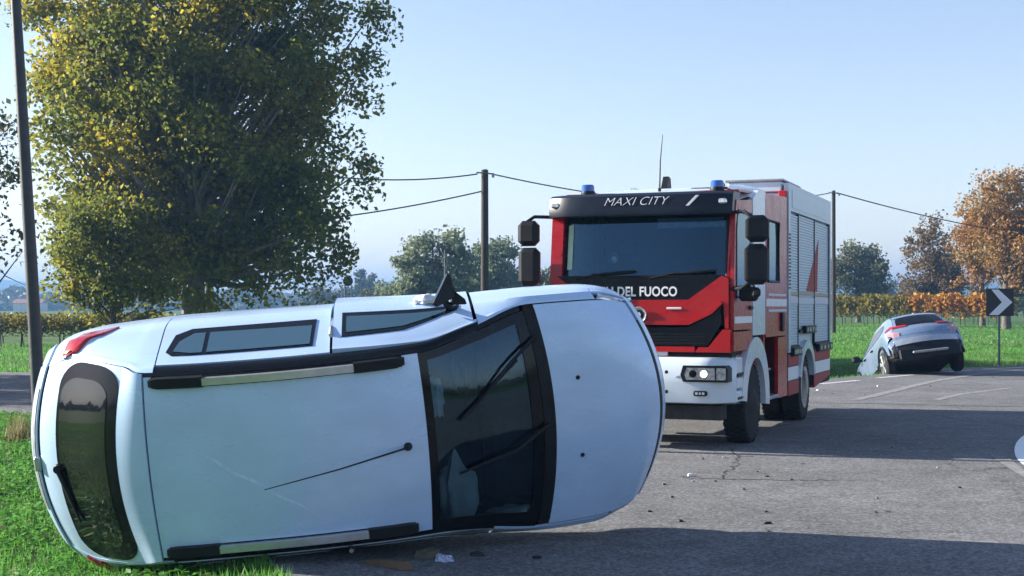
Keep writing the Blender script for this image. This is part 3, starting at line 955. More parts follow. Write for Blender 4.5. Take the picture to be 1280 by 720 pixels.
    for sg in (1, -1):
        S.poly(MB(), densify([(2.37, sg * 8.1), (2.6, sg * 8.0), (2.64, sg * 11), (2.42, sg * 11.5)], .5), .004, 4, .02).build("headlamp", M['lampglass'], root)
        S.patch(MB(), 2.37, 2.64, sg * 11.6, sg * 15.6, 8, 8, 0, .02).build("bumper_corner", P, root)
        # wheels
        for u in (1.86, -.86):
            car_wheel(root, u, sg * .685, .29, M['steel'], .19, sg)
    # under-tray
    ut = MB(); ut.box(-1.7, -.7, .18, 2.5, .7, .24, .02); ut.build("floor_pan", M['under'], root)
    # cabin
    db = MB(); db.box(1.32, -.62, .62, 1.72, .62, .97, .06); db.build("dashboard", M['seat'], root)
    for v in (.36, -.36):
        st = MB(); st.box(.25, v - .24, .38, .75, v + .24, .56, .06)
        st.box(.10, v - .23, .5, .25, v + .23, 1.06, .06); st.box(.10, v - .12, 1.09, .20, v + .12, 1.26, .05)
        st.build("seat", M['seat'], root)
    bs = MB(); bs.box(-.9, -.6, .4, -.45, .6, .56, .05); bs.box(-1.0, -.6, .5, -.85, .6, 1.05, .05); bs.build("rear_bench", M['seat'], root)
    sw = MB()
    ring = [(1.18 + .05 * math.sin(2 * PI * k / 24), .36 + .18 * math.cos(2 * PI * k / 24), .92 + .17 * math.sin(2 * PI * k / 24)) for k in range(25)]
    sw.tube(ring, .015, 6, False); sw.box(1.17, .30, .86, 1.21, .42, .97, .02); sw.build("steering_wheel", M['black'], root)
    fl = MB(); fl.box(-1.5, -.68, .30, 1.75, .68, .34, 0)
    S.patch(fl, -.9, .92, -7.8, 7.8, 8, 10, -.045, 0)
    S.patch(fl, -1.0, 1.7, 12.4, 15.9, 10, 3, -.05, 0); S.patch(fl, -1.0, 1.7, -15.9, -12.4, 10, 3, -.05, 0)
    fl.build("cabin_lining", M['seat'], root)
    # spent airbags, crumpled
    def bag(c, sx, sy, sz, seed, name="airbag"):
        rr = random.Random(seed)
        bm = bmesh.new(); bmesh.ops.create_icosphere(bm, subdivisions=3, radius=1)
        ph = [rr.uniform(0, 6) for _ in range(6)]
        for v_ in bm.verts:
            n = v_.co.normalized()
            k = 1 + .13 * math.sin(7 * n.x + ph[0] + 3 * n.z) + .10 * math.sin(11 * n.y + ph[1]) + .07 * math.sin(17 * n.z + ph[2] + 5 * n.x) + .04 * math.sin(29 * n.y + 13 * n.x + ph[3])
            v_.co = Vector((c[0] + n.x * sx * k, c[1] + n.y * sy * k, c[2] + n.z * sz * k))
        q = MB(); q.bm(bm); return q.build(name, M['cloth'], root, 60)
    bag((1.10, -.43, 1.20), .125, .24, .07, 3)
    bag((1.0, .28, 1.335), .06, .13, .06, 5)
    bag((1.46, -.64, 1.00), .14, .03, .04, 9)
    cb = S.P(1.04, 12.6)
    bag((cb.x, cb.y + .045, cb.z - .10), .085, .04, .07, 14, "curtain_airbag").data.materials[0] = mat("pale_airbag_cloth", (.70, .72, .72), .9, 0, .08, 9, .3, 40)
    # upper door mirror, smashed and folded outward
    q = S.P(1.17, 12.3)
    mm = MB()
    c0 = Vector((q.x, q.y, q.z))
    mm.tube([c0 + Vector((.05, -.02, .02)), c0 + Vector((.0, .06, .10))], [.035, .02], 8)
    mm.build("mirror_stalk", M['black'], root)
    def shard(pts, th, name, m):
        k = MB(); d = Vector((.3, .2, .93)).normalized() * th
        n = len(pts); pts = [Vector(p) for p in pts]
        k.add([p for p in pts] + [p + d for p in pts], [tuple(range(n)), tuple(range(2 * n - 1, n - 1, -1))] + [(i, n + i, n + (i + 1) % n, (i + 1) % n) for i in range(n)])
        return k.build(name, m, root, 30)
    c = c0 + Vector((0, .02, .06))
    shard([c + Vector(p) for p in ((-.09, .02, 0), (-.055, .0, .03), (.065, .055, .03), (.045, .20, 0), (.025, .215, -.02), (-.03, .12, 0))], .05, "door_mirror", M['gloss_black'])
    shard([c + Vector(p) for p in ((.04, .0, 0), (.14, .0, .03), (.13, .035, .03), (.055, .10, 0))], .05, "mirror_cover", M['black'])
    return root

def van_axes(pitch, roll, yaw):
    p, r, y = R(pitch), R(roll), R(yaw)
    u, v, w = Vector((1, 0, 0)), Vector((0, 0, 1)), Vector((0, -1, 0))
    v2 = v * math.cos(r) + w * math.sin(r)
    w2 = w * math.cos(r) - v * math.sin(r)
    m = Matrix.Rotation(y, 3, 'Z') @ Matrix.Rotation(-p, 3, 'Y')
    return [m @ k for k in (u, v2, w2)]
VAN_AX = van_axes(4.9, 7.8, 4.0)
VAN_O = Vector((0, 0, H)) + Vector(((360 - 640) / 1700, 1, (383 - 572) / 1700)) * 8.95 - VAN_AX[2] * 1.5
overturned_car()

# ------------------------------------------------------------------ fire engine
def fire_engine():
    a = R(22)
    root = empty("fire_engine", (1.504, 16.27, 0), -a, "red and white fire engine with dark visor parked behind the overturned car", "fire engine")
    RED, WH = M['red'], M['truckwhite']
    X = 1.15
    # ---- cab shell
    cab = MB()
    cab.side([(.03, 1.14), (.03, 2.03), (.12, 2.80), (.20, 2.98), (.55, 3.10), (1.9, 3.16), (1.9, 1.14)], -X + .02, -.98)   # left flank slab
    cab.side([(.55, 3.085), (1.9, 3.145), (1.9, 3.165), (.9, 3.13), (.55, 3.11)], -1.1, 1.1)
    cab.box(-1.13, 1.86, .9, 1.13, 1.93, 3.1)
    cab.box(-1.1, .3, .95, 1.1, 1.9, 1.12)
    cab.build("cab_shell", RED, root, 25)
    rf = MB()
    rf.grid(lambda i, j: ((-1.12 + 2.24 * j), .16 + 3.2 * i ** 1.0, 2.98 + .20 * min(1, i * 3.2 / .9) ** .5 - .12 * abs(2 * j - 1) ** 6), 14, 20)
    rf.build("cab_roof", WH, root, 60)
    # right flank of the cab built from panels around window and door openings
    dr = MB()
    dr.side([(.06, 1.42), (.06, 1.95), (.16, 1.95), (.16, 1.80), (1.08, 1.80), (1.08, 1.42)], X - .045, X)
    dr.side([(.06, 1.95), (.14, 2.75), (.21, 2.96), (.29, 2.96), (.19, 2.62), (.19, 1.95)], X - .045, X)
    dr.side([(.29, 2.84), (.29, 2.96), (1.08, 3.02), (1.08, 2.84)], X - .045, X)
    dr.side([(.06, 1.17), (.06, 1.40), (1.08, 1.40), (1.08, 1.17)], X - .045, X)
    do = dr.build("cab_door", RED, root)
    g = MB(); g.side([(.19, 1.82), (.19, 2.62), (.28, 2.84), (1.06, 2.84), (1.06, 1.82)], X - .03, X - .018)
    g.build("door_window", M['sideglass'], do)
    gs = MB()
    gs.tube([(X - .005, .20, 1.82), (X - .005, .20, 2.62), (X - .005, .29, 2.84), (X - .005, 1.06, 2.84)], .016, 6)
    gs.build("window_seal", M['black'], do)
    h = MB(); h.box(X, .88, 1.66, X + .03, 1.03, 1.71, .01); h.build("handle", M['black'], do)
    st = MB(); st.box(X, .10, 1.50, X + .004, 1.06, 1.58); st.build("white_stripe", M['letter'], do)
    # white pillar panel behind the door
    wp = MB()
    wp.side([(1.10, 1.34), (1.10, 3.04), (1.45, 3.17), (1.87, 3.20), (1.87, 1.34)], X - .06, X + .004)
    wp.build("white_pillar_panel", WH, root)
    fair = MB()
    fair.grid(lambda i, j: (X - .02 - .30 * j ** 1.5, 1.1 + .85 * i, 3.04 + .15 * i ** .6 + .14 * j * (1 - .3 * i)), 8, 6)
    fair.build("roof_fairing", WH, root, 60)
    # crew door with a narrow window
    cd = MB()
    cd.side([(1.92, 1.30), (1.92, 3.14), (2.03, 3.16), (2.03, 1.30)], X - .06, X)
    cd.side([(2.03, 2.84), (2.03, 3.16), (2.78, 3.20), (2.78, 2.84)], X - .06, X)
    cd.side([(2.78, 1.30), (2.78, 3.20), (3.36, 3.22), (3.36, 1.30)], X - .06, X)
    cd.side([(2.03, 1.30), (2.03, 2.02), (2.78, 2.02), (2.78, 1.30)], X - .06, X)
    co = cd.build("crew_door", RED, root)
    g = MB(); g.side([(2.04, 2.03), (2.04, 2.83), (2.77, 2.83), (2.77, 2.03)], X - .035, X - .012); g.build("door_window", M['sideglass'], co)
    g = MB()
    g.tube([(X, 2.04, 2.03), (X, 2.04, 2.83), (X, 2.77, 2.83), (X, 2.77, 2.03), (X, 2.04, 2.03)], .022, 6, False); g.build("window_seal", M['black'], co)
    h = MB(); h.box(X, 2.9, 1.36, X + .035, 3.05, 1.62, .015); h.build("handle", M['black'], co)
    st = MB(); st.box(X, 1.94, 1.70, X + .004, 3.34, 1.80); st.build("white_stripe", M['letter'], co)
    st = MB(); st.box(X, 2.1, 1.84, X + .003, 3.3, 1.87); st.box(X, 2.1, 1.63, X + .003, 3.34, 1.66); st.build("thin_stripe", M['letter_grey'], co)
    rgt = MB()
    rgt.side([(1.92, .50), (1.92, 1.28), (2.35, 1.28), (2.35, .50)], X - .30, X - .26)
    rgt.build("lower_crew_panel", RED, root)
    rgt = MB()
    rgt.side([(2.75, .46), (2.75, 1.28), (3.40, 1.28), (3.40, .46)], X - .05, X - .002)
    rgt.build("lower_crew_panel", RED, root)
    stp = MB(); stp.box(X - .34, 1.95, .47, X + .01, 2.75, .52, .01); stp.box(X - .28, 2.0, .85, X - .05, 2.5, .88, .01); stp.box(X - .30, 1.95, .5, X - .27, 2.8, 1.3); stp.build("entry_step", M['steel'], root)
    # far (left) crew flank, floor and rear wall
    ls = MB(); ls.side([(1.9, .9), (1.9, 3.16), (3.4, 3.2), (3.4, .9)], -X, -X + .05); ls.box(-1.1, 3.36, .8, 1.1, 3.42, 3.2); ls.build("crew_cab_wall", RED, root)
    # ---- front
    fp = MB()
    fp.front([(-1.1, 1.44), (-1.1, 2.02), (-1.02, 2.06), (-.62, 1.78), (.62, 1.78), (1.02, 2.06), (1.1, 2.02), (1.1, 1.44), (1.06, 1.44), (1.04, 1.74), (.90, 1.62), (.62, 1.49), (-.62, 1.49), (-.90, 1.62), (-1.04, 1.74), (-1.06, 1.44)], 0, .08)
    fp.front([(-1.12, 1.16), (-1.12, 1.43), (-1.03, 1.43), (-.86, 1.22), (-.74, 1.22), (-.70, 1.16)], .0, .08)
    fp.front([(1.12, 1.16), (1.12, 1.43), (1.03, 1.43), (.86, 1.22), (.74, 1.22), (.70, 1.16)], .0, .08)
    fp.front([(-.69, 1.16), (-.69, 1.225), (.69, 1.225), (.69, 1.16)], .015, .08)
    fp.build("front_panel", RED, root)
    # swelling lower lip of the upper panel
    lip = MB()
    lip.front([(-.62, 1.53), (-.88, 1.65), (-1.01, 1.765), (-1.03, 1.735), (-.90, 1.61), (-.63, 1.482), (.63, 1.482), (.90, 1.61), (1.03, 1.735), (1.01, 1.765), (.88, 1.65), (.62, 1.53)], -.02, .02)
    lip.build("panel_lip", RED, root)
    gr = MB()
    gr.front([(-.84, 1.235), (-1.01, 1.50), (-1.0, 1.72), (-.86, 1.58), (-.60, 1.45), (.60, 1.45), (.86, 1.58), (1.0, 1.72), (1.01, 1.50), (.84, 1.235)], .025, .10)
    for k in range(5):
        z = 1.26 + .036 * k
        gr.box(-.82, .012, z, .82, .03, z + .012)
    gr.build("grille", M['black'], root)
    ln = MB(); ln.box(.36, -.012, 1.665, .54, .004, 1.69, .004); ln.build("bonnet_handle", M['letter_grey'], root)
    em = MB(); em.lathe([(-.03, .098), (-.045, .09), (-.03, .062)], 'y', 24, (.02, .01, 1.60)); e1 = em.build("badge", M['silver'], root)
    em = MB(); em.lathe([(-.032, .060), (-.046, .055)], 'y', 20, (.02, .01, 1.60)); em.build("badge_centre", M['black'], e1)
    em = MB(); em.lathe([(-.046, .030), (-.052, .026)], 'y', 16, (.02, .01, 1.60)); em.build("badge_mark", M['letter'], e1)
    # text panel under the windscreen
    tp = MB()
    tp.front([(-1.02, 2.07), (-.64, 1.785), (.64, 1.785), (1.02, 2.07)], .012, .07)
    tpo = tp.build("name_panel", M['gloss_black'], root)
    fm = Matrix.Translation((-.085, .008, 1.872)) @ Matrix.Rotation(PI / 2, 4, 'X')
    text_mesh("lettering", "VIGILI DEL FUOCO", .158, M['letter'], tpo, fm @ Matrix.Diagonal((.82, 1, 1, 1)), .004, .003, 0, 1.05)
    # windscreen
    ws = MB()
    ws.grid(lambda i, j: ((-1.04 + 2.08 * j), .03 + .10 * i + .10 * abs(2 * j - 1) ** 4, 2.06 + .74 * i), 6, 24)
    ws.build("windscreen", M['truckglass'], root, 60)
    wb = MB()
    def wfr(x, z): return (x, .025 + .10 * (z - 2.06) / .74 + .10 * min(1, abs(x) / 1.04) ** 4, z)
    for pts in ([(-1.05, 2.05), (-1.05, 2.82)], [(1.05, 2.05), (1.05, 2.82)]):
        wb.tube([wfr(*p) for p in pts], .022, 6)
    wb.tube([wfr(-1.05 + 2.1 * k / 14, 2.05) for k in range(15)], .020, 6)
    wb.build("windscreen_seal", M['black'], root)
    for sg in (1, -1):
        ap = MB()
        ap.add([(sg * 1.06, .10, 2.04), (sg * 1.13, .13, 2.04), (sg * 1.13, .20, 2.82), (sg * 1.06, .22, 2.82), (sg * 1.06, .30, 2.04), (sg * 1.13, .30, 2.04), (sg * 1.13, .38, 2.82), (sg * 1.06, .38, 2.82)],
               [(0, 1, 2, 3), (4, 5, 6, 7), (0, 1, 5, 4), (2, 3, 7, 6), (1, 2, 6, 5), (0, 3, 7, 4)])
        ap.build("front_pillar", RED, root)
    for x0, x1 in ((-.78, -.05), (.15, .95)):
        w_ = MB(); w_.tube([(x0 + .0, -.01, 2.03), (x0 + .30, -.02, 2.09), (x1, .0, 2.11)], [.012, .012, .007], 6)
        w_.tube([(x0 + .2, -.012, 2.085), (x1 + .02, -.004, 2.13)], .009, 5); w_.build("wiper", M['black'], root)
    # interior: dash, wheel, seats, cabin wall
    it = MB()
    it.box(-1.05, .22, 1.75, 1.05, .62, 2.05, .05); it.build("dashboard", M['seat'], root)
    it = MB(); it.box(-1.1, 1.80, 1.2, 1.1, 1.85, 2.95); it.box(-1.1, .1, 1.13, 1.1, 1.8, 1.16); it.build("cabin_lining", M['seat'], root)
    for x in (.55, -.55):
        s_ = MB(); s_.box(x - .26, .95, 1.45, x + .26, 1.4, 1.62, .05); s_.box(x - .25, 1.35, 1.55, x + .25, 1.5, 2.35, .06); s_.box(x - .14, 1.36, 2.36, x + .14, 1.46, 2.58, .04)
        s_.build("seat", M['seat'], root)
    sw = MB()
    sw.tube([(.55 + .22 * math.cos(2 * PI * k / 24), .66 + .10 * math.sin(2 * PI * k / 24), 2.10 + .19 * math.sin(2 * PI * k / 24)) for k in range(25)], .016, 6, False)
    sw.tube([(.55, .6, 1.95), (.55, .68, 2.1)], .03, 6); sw.build("steering_wheel", M['black'], root)
    sv = MB(); sv.box(.18, .22, 2.64, 1.0, .235, 2.76, .005); sv.build("sun_blind", M['steel'], root)
    sv = MB(); sv.grid(lambda i, j: (-.93 + .07 * j, .022 + .10 * (.12 + .74 * i) + .10 * abs(-.89 + .067 * j) ** 4, 2.06 + .74 * (.12 + .74 * i)), 4, 2); sv.build("windscreen_strip", mat("pale_green_strip", (0.45, 0.62, 0.45), 0.5), root)  # pale green strip just in front of the glass
    bx_ = MB(); bx_.lathe([(.18, .07), (.16, .055), (.18, .03)], 'y', 18, (-.36, 0, 2.28)); bx_.build("dash_mirror", M['lampglass'], root)
    # ---- visor with lettering
    vz = MB()
    n = 14
    def vrow(z, y): return [(x, y + .16 * abs(x / 1.14) ** 6, z) for x in [(-1.14 + 2.28 * k / n) for k in range(n + 1)]]
    rows = [vrow(2.785, .06), vrow(2.79, -.13), vrow(2.86, -.135), vrow(3.02, -.09), vrow(3.055, -.03), vrow(3.06, .3)]
    W_ = n + 1
    vz.add([p for r_ in rows for p in r_], [(i * W_ + k, i * W_ + k + 1, (i + 1) * W_ + k + 1, (i + 1) * W_ + k) for i in range(5) for k in range(n)] + [tuple(i * W_ for i in range(6)), tuple(i * W_ + n for i in range(6))[::-1]])
    vo = vz.build("visor", M['navy'], root, 40)
    fm = Matrix.Translation((.0, -.122, 2.945)) @ Matrix.Rotation(PI / 2 - R(16), 4, 'X')
    text_mesh("lettering", "MAXI CITY", .15, M['letter_grey'], vo, fm @ Matrix.Diagonal((1.08, 1, 1, 1)), -.0035, .003, .35, 1.0)
    sl = MB(); sl.front([(.62, 2.88), (.66, 2.88), (.78, 3.0), (.74, 3.0)], -.128, -.1); sl.build("visor_stripe", M['letter_grey'], vo)
    for sg in (1, -1):
        ml = MB(); ml.box(sg * .99, -.06, 2.90, sg * 1.09, .02, 2.96, .015); ml.build("marker_lamp", M['lampglass'], vo)
    # ---- bumper
    bp = MB()
    zb0, zb1 = .54, 1.10
    def brow(z, y): return [(x, y + .30 * max(0, (abs(x) - .82) / .34) ** 2.2, z) for x in [(-1.16 + 2.32 * k / 24) for k in range(25)]]
    rows = [brow(zb0, .12), brow(zb0 + .03, -.10), brow(.80, -.16), brow(zb1 - .06, -.12), brow(zb1, -.06), brow(zb1 + .005, .2)]
    bp.add([p for r_ in rows for p in r_], [(i * 25 + k, i * 25 + k + 1, (i + 1) * 25 + k + 1, (i + 1) * 25 + k) for i in range(5) for k in range(24)])
    bo = bp.build("front_bumper", WH, root, 40)
    for sg in (1, -1):
        hb = MB(); hb.front([(sg * .60, .82), (sg * .57, .90), (sg * .60, 1.01), (sg * 1.10, 1.01), (sg * 1.13, .98), (sg * 1.13, .82)], -.175, .05)
        ho = hb.build("headlamp", M['black'], root)
        lg = MB(); lg.front([(sg * .64, .845), (sg * .62, .91), (sg * .65, .985), (sg * .98, .985), (sg * .98, .845)], -.182, -.15); lg.build("reflector", M['lampglass'], ho)
        ind = MB(); ind.front([(sg * 1.0, .845), (sg * 1.0, .985), (sg * 1.11, .985), (sg * 1.11, .845)], -.182, -.15); ind.build("indicator", M['amber'] if sg < 0 else M['lampglass'], ho)
        lit = MB(); lit.lathe([(-.184, .040), (-.192, .028)], 'y', 18, (sg * .85, 0, .915)); lit.build("bulb", M['head_glint'] if sg == 1 else M['lens'], ho)
        lt2 = MB(); lt2.lathe([(-.184, .045), (-.187, .03)], 'y', 18, (sg * .72, 0, .915)); lt2.build("bulb", M['gloss_black'], ho)
        fg = MB(); fg.box(sg * .72, -.165, .655, sg * .88, -.10, .715, .012); fo = fg.build("marker_lamp", M['black'], root)
        fg = MB(); fg.box(sg * .745, -.169, .672, sg * .775, -.16, .70); fg.box(sg * .79, -.169, .672, sg * .81, -.16, .70); fg.box(sg * .825, -.169, .672, sg * .855, -.16, .70); fg.build("lamp_lens", M['letter_grey'], fo)
        for z in (.93, .70):
            b_ = MB(); b_.lathe([(-.165, .022), (-.172, .016)], 'y', 12, (sg * .40, 0, z)); b_.build("tow_bolt", M['black'], root)
        crn = MB()
        for (z0, z1) in ((.56, .70), (.72, .86), (.89, 1.10)):
            crn.box(sg * (X - .16), .16, z0, sg * (X + .015), .66 - (z1 - .56) * .35, z1, .02)
        crn.build("corner_step", WH, root)
        slot = MB()
        for z in (.59, .875): slot.box(sg * (X - .1), .20, z, sg * (X + .02), .52, z + .045, .01)
        slot.build("step_recess", M['black'], root)
    gl = MB(); gl.box(-.8, .06, 1.11, .35, .12, 1.16); gl.build("bumper_strip", WH, root)
    gl = MB(); gl.box(-1.1, .10, 1.10, 1.12, .3, 1.165); gl.box(-1.0, .05, .36, 1.0, .35, .53); gl.build("valance", M['under'], root)
    # ---- mudguard and wheels
    def arch(cy, r0, r1, z, x0, x1, a0, a1, m, name):
        k = MB(); n = 18
        vs_ = []
        for i in range(n + 1):
            t = a0 + (a1 - a0) * i / n
            for (x, r_) in ((x0, r0), (x1, r0), (x1, r1), (x0, r1)):
                vs_.append((x, cy + r_ * math.cos(t), z + r_ * math.sin(t)))
        fs_ = [(i * 4 + q, i * 4 + (q + 1) % 4, i * 4 + 4 + (q + 1) % 4, i * 4 + 4 + q) for i in range(n) for q in range(4)] + [(0, 1, 2, 3), (n * 4 + 3, n * 4 + 2, n * 4 + 1, n * 4)]
        k.add(vs_, fs_); return k.build(name, m, root, 40)
    for sg in (1, -1):
        arch(1.25, .56, .82, .50, sg * (X - .35), sg * (X + .02), R(-5), R(205) - R(30), WH, "mudguard")
        arch(4.94, .57, .70, .50, sg * (X - .35), sg * (X + .03), R(15), R(165), WH, "rear_arch")
    def truck_wheel(y, x, w, sg):
        k = MB(); r = .49
        k.lathe([(x - w / 2, r * .62), (x - w / 2 + .01, r * .92), (x - w / 2 + .05, r), (x + w / 2 - .05, r), (x + w / 2 - .01, r * .92), (x + w / 2, r * .62)], 'x', 40, (0, y, r))
        # tread blocks
        for i in range(36):
            t = 2 * PI * i / 36
            for dx in (-.36, -.12, .12, .36):
                c = Vector((x + dx * w, y + r * math.cos(t + dx), r + r * math.sin(t + dx)))
                e1 = Vector((0, -math.sin(t + dx), math.cos(t + dx))) * .024; e2 = Vector((w * .09, 0, 0)); e3 = Vector((0, math.cos(t + dx), math.sin(t + dx))) * .007
                k.add([c - e1 - e2 + e3, c + e1 - e2 + e3, c + e1 + e2 + e3, c - e1 + e2 + e3, c - e1 - e2 - e3, c + e1 - e2 - e3, c + e1 + e2 - e3, c - e1 + e2 - e3],
                      [(0, 1, 2, 3), (0, 4, 5, 1), (1, 5, 6, 2), (2, 6, 7, 3), (3, 7, 4, 0)])
        wo = k.build("wheel", M['rubber'], root)
        return wo
    for sg in (1, -1):
        wo = truck_wheel(1.25, sg * .98, .30, sg)
        k = MB(); o = sg * 1.12
        k.lathe([(o - sg * .05, .30), (o + sg * .01, .31), (o - sg * .02, .27), (o + sg * .02, .16), (o + sg * .06, .10), (o + sg * .06, .04)], 'x', 30, (0, 1.25, .49)); k.build("rim", M['under'], wo)  # front rims coloured dark in place of the deep shade on them
        wo = truck_wheel(4.94, sg * .99, .27, sg)
        k = MB()
        k.lathe([(o + sg * .005, .31), (o - sg * .02, .29), (o - sg * .14, .24), (o - sg * .15, .14), (o - sg * .02, .11), (o - sg * .01, .03)], 'x', 30, (0, 4.94, .49)); k.build("rim", M['silver'], wo)
        for i in range(8):
            t = 2 * PI * i / 8
            q = MB(); q.cyl((o - sg * .15, 4.94 + .18 * math.cos(t), .49 + .18 * math.sin(t)), (o - sg * .11, 4.94 + .18 * math.cos(t), .49 + .18 * math.sin(t)), .018, n=8)
            q.build("wheel_nut", M['steel'], wo)
        truck_wheel(4.94, sg * .68, .27, sg)
    ch = MB(); ch.box(-.45, .3, .55, -.35, 7.0, .8); ch.box(.35, .3, .55, .45, 7.0, .8)
    ch.cyl((-.95, 1.25, .49), (.95, 1.25, .49), .07); ch.cyl((-.95, 4.94, .49), (.95, 4.94, .49), .09); ch.cyl((-.2, 4.94, .49), (.2, 4.94, .49), .2)
    ch.box(-.9, 2.0, .5, -.5, 3.3, 1.0, .04); ch.box(.5, 2.2, .55, .85, 3.3, 1.0, .04); ch.box(-.95, 3.4, .75, .95, 7.1, 1.05)
    ch.build("chassis", M['under'], root)
    # ---- equipment body
    Y0, Y1 = 3.46, 7.2
    eb = MB()
    eb.box(-X, Y0, 1.05, X - .05, Y1, 3.30, .02)
    eb.side([(Y0, 3.05), (Y0, 3.43), (Y1, 3.43), (Y1, 3.05)], X - .06, X + .01)
    eb.side([(Y0, 1.05), (Y0, 3.05), (Y0 + .16, 3.05), (Y0 + .16, 1.05)], X - .06, X + .01)
    eb.side([(Y1 - .07, 1.05), (Y1 - .07, 3.05), (Y1, 3.05), (Y1, 1.05)], X - .06, X + .01)
    eb.side([(Y0, 3.30), (Y0, 3.43), (Y1, 3.43), (Y1, 3.30)], -X, -X + .06)
    eb.build("equipment_body", M['bodygrey'], root)
    lk = MB(); lk.box(.30, Y0 - .02, 3.31, 1.06, Y0 + 1.3, 3.46, .015); lk.build("roof_locker", M['bodygrey'], root)
    lk = MB(); lk.box(.26, Y0 - .05, 3.46, 1.09, Y0 + 1.34, 3.49, .008); lk.build("locker_lid", M['steel'], root)
    rdc = MB(); rdc.box(X - .12, Y0 - .09, 2.2, X - .01, Y0 - .005, 3.32, .01); rdc.build("corner_post", RED, root)
    vent = MB()
    for k in range(16): vent.box(X + .006, Y0 + .03, 1.95 + k * .05, X + .018, Y0 + .13, 1.972 + k * .05)
    vent.build("vent_louvre", M['black'], root)
    # roller shutters with ribbed slats
    edges_ = [(Y0 + .18, 4.33), (4.38, 5.72), (5.77, Y1 - .09)]
    for i, (a0, a1) in enumerate(edges_):
        zbm = (1.14, 1.36, 1.14)[i]
        k = MB()
        zs = []
        z = zbm
        while z < 3.02:
            zs += [(z, 0.0), (z + .008, .010), (z + .030, .010), (z + .038, 0.0)]; z += .040
        vs_ = []
        for (z_, o_) in zs: vs_ += [(X - .03 + o_, a0, z_), (X - .03 + o_, a1, z_)]
        k.add(vs_, [(2 * q, 2 * q + 1, 2 * q + 3, 2 * q + 2) for q in range(len(zs) - 1)])
        so = k.build("roller_shutter", M['shutter'], root, 20)
        f_ = MB()
        f_.box(X - .05, a0 - .032, zbm - .02, X - .012, a0 - .002, 3.04); f_.box(X - .05, a1 + .002, zbm - .02, X - .012, a1 + .012, 3.04)
        f_.box(X - .04, a0, zbm - .05, X + .012, a1, zbm - .002)
        f_.build("shutter_frame", M['black'], so)
        # coloured bands printed on the slats
        d = MB(); d.box(X - .022, a0 + .01, 1.86, X - .016, a1 - .01, 1.91); d.build("band", M['gold'], so)
        d = MB(); d.box(X - .022, a0 + .01, 1.74, X - .016, a1 - .01, 1.83); d.build("band", M['letter_grey'], so)
        if i == 1:
            d = MB(); d.side([(5.05, 1.93), (5.70, 2.42), (5.70, 1.93)], X - .022, X - .0155); d.build("swoosh", M['refl_red'], so)
        if i == 2:
            d = MB(); d.side([(5.79, 1.93), (5.79, 2.48), (6.12, 2.74), (6.0, 1.93)], X - .022, X - .0155); d.build("swoosh", M['refl_red'], so)
        hb = MB()
        y_ = ((a0 + .02, a1), (a0 + .25, a1 - .15), (a0 + .05, a1 + .05))[i]
        zz = zbm - .09 if i != 1 else zbm - .01
        hb.box(X - .01, y_[0], zz - .055, X + .055, y_[1], zz + .065, .015)
        ho = hb.build("light_bar", M['black'], root)
        for q in range(4):
            yy = y_[0] + (y_[1] - y_[0]) * (q + .5) / 4
            lm = MB(); lm.box(X + .05, yy - .06, zz - .025, X + .060, yy + .06, zz + .035); lm.build("lamp", M['lampglass'] if q % 2 else M['steel'], ho)
    pl = MB(); pl.box(X + .011, Y0 + .25, 3.10, X + .016, Y1 - .3, 3.36); pl.build("side_plaque", M['shutter'], root)
    # lower lockers: red, white, red
    for (a0, a1, sl) in ((3.50, 4.30, 0), (5.64, 7.18, .14)):
        for (z0, z1, m) in ((.44 + sl, .64, 'refl_red'), (.65, .84, 'letter'), (.85, 1.02, 'refl_red')):
            k = MB()
            if sl and z0 < .6: k.side([(a0, .44), (a0, .64), (a1, .64), (a1, .58)], X - .5, X)
            else: k.box(X - .5, a0, z0, X, a1, z1, .008)
            k.build("lower_locker", M[m], root)
        k = MB(); k.box(X - .5, a0 - .02, .48, X - .01, a1, 1.06); k.build("locker_core", M['under'], root)
    # ---- mirrors
    for sg in (1, -1):
        ar = MB()
        ar.tube([(sg * 1.10, .12, 2.80), (sg * 1.30, -.06, 2.80), (sg * 1.38, -.10, 2.74)], [.022, .022, .02], 8)
        ao = ar.build("mirror_arm", M['black'], root)
        ar = MB(); ar.tube([(sg * 1.10, .10, 1.90), (sg * 1.26, -.04, 1.91), (sg * 1.36, -.08, 1.98)], [.026, .022, .02], 8)
        ar.build("mirror_arm", M['black'], root)
        dx_ = .09 if sg > 0 else 0
        k = MB(); k.box(sg * 1.23 + dx_, -.17, 2.44, sg * 1.50 + dx_, -.0, 2.75, .06); k.build("mirror_head", M['black'], ao)
        k = MB(); k.box(sg * 1.22 + dx_, -.17, 1.95, sg * 1.49 + dx_, -.0, 2.42, .06); k.build("mirror_head", M['black'], ao)
        k = MB(); k.box(sg * 1.26 + dx_, .001, 2.49, sg * 1.46 + dx_, .006, 2.70); k.box(sg * 1.26 + dx_, .001, 2.01, sg * 1.45 + dx_, .006, 2.36); k.build("mirror_glass", M['lampglass'], ao)
    k = MB(); k.box(1.17, .22, 1.76, 1.38, .36, 1.93, .03); k.tube([(1.15, .25, 1.92), (1.3, .28, 1.95)], .02, 6); k.build("kerb_mirror", M['black'], root)
    k = MB(); k.tube([(1.36, -.08, 2.05), (1.42, -.02, 1.90)], .01, 6); k.box(1.38, -.06, 1.80, 1.48, .02, 1.92, .03); k.build("work_lamp", M['black'], root)
    # ---- roof fittings
    for x in (-.78, .86):
        k = MB(); k.lathe([(3.09, .085), (3.125, .09), (3.135, .085)], 'z', 22, (x, .45, 0)); bo_ = k.build("beacon", M['black'], root)
        k = MB(); k.lathe([(3.135, .082), (3.20, .078), (3.215, .065)], 'z', 22, (x, .45, 0)); k.build("beacon_lens", M['beacon'], bo_)
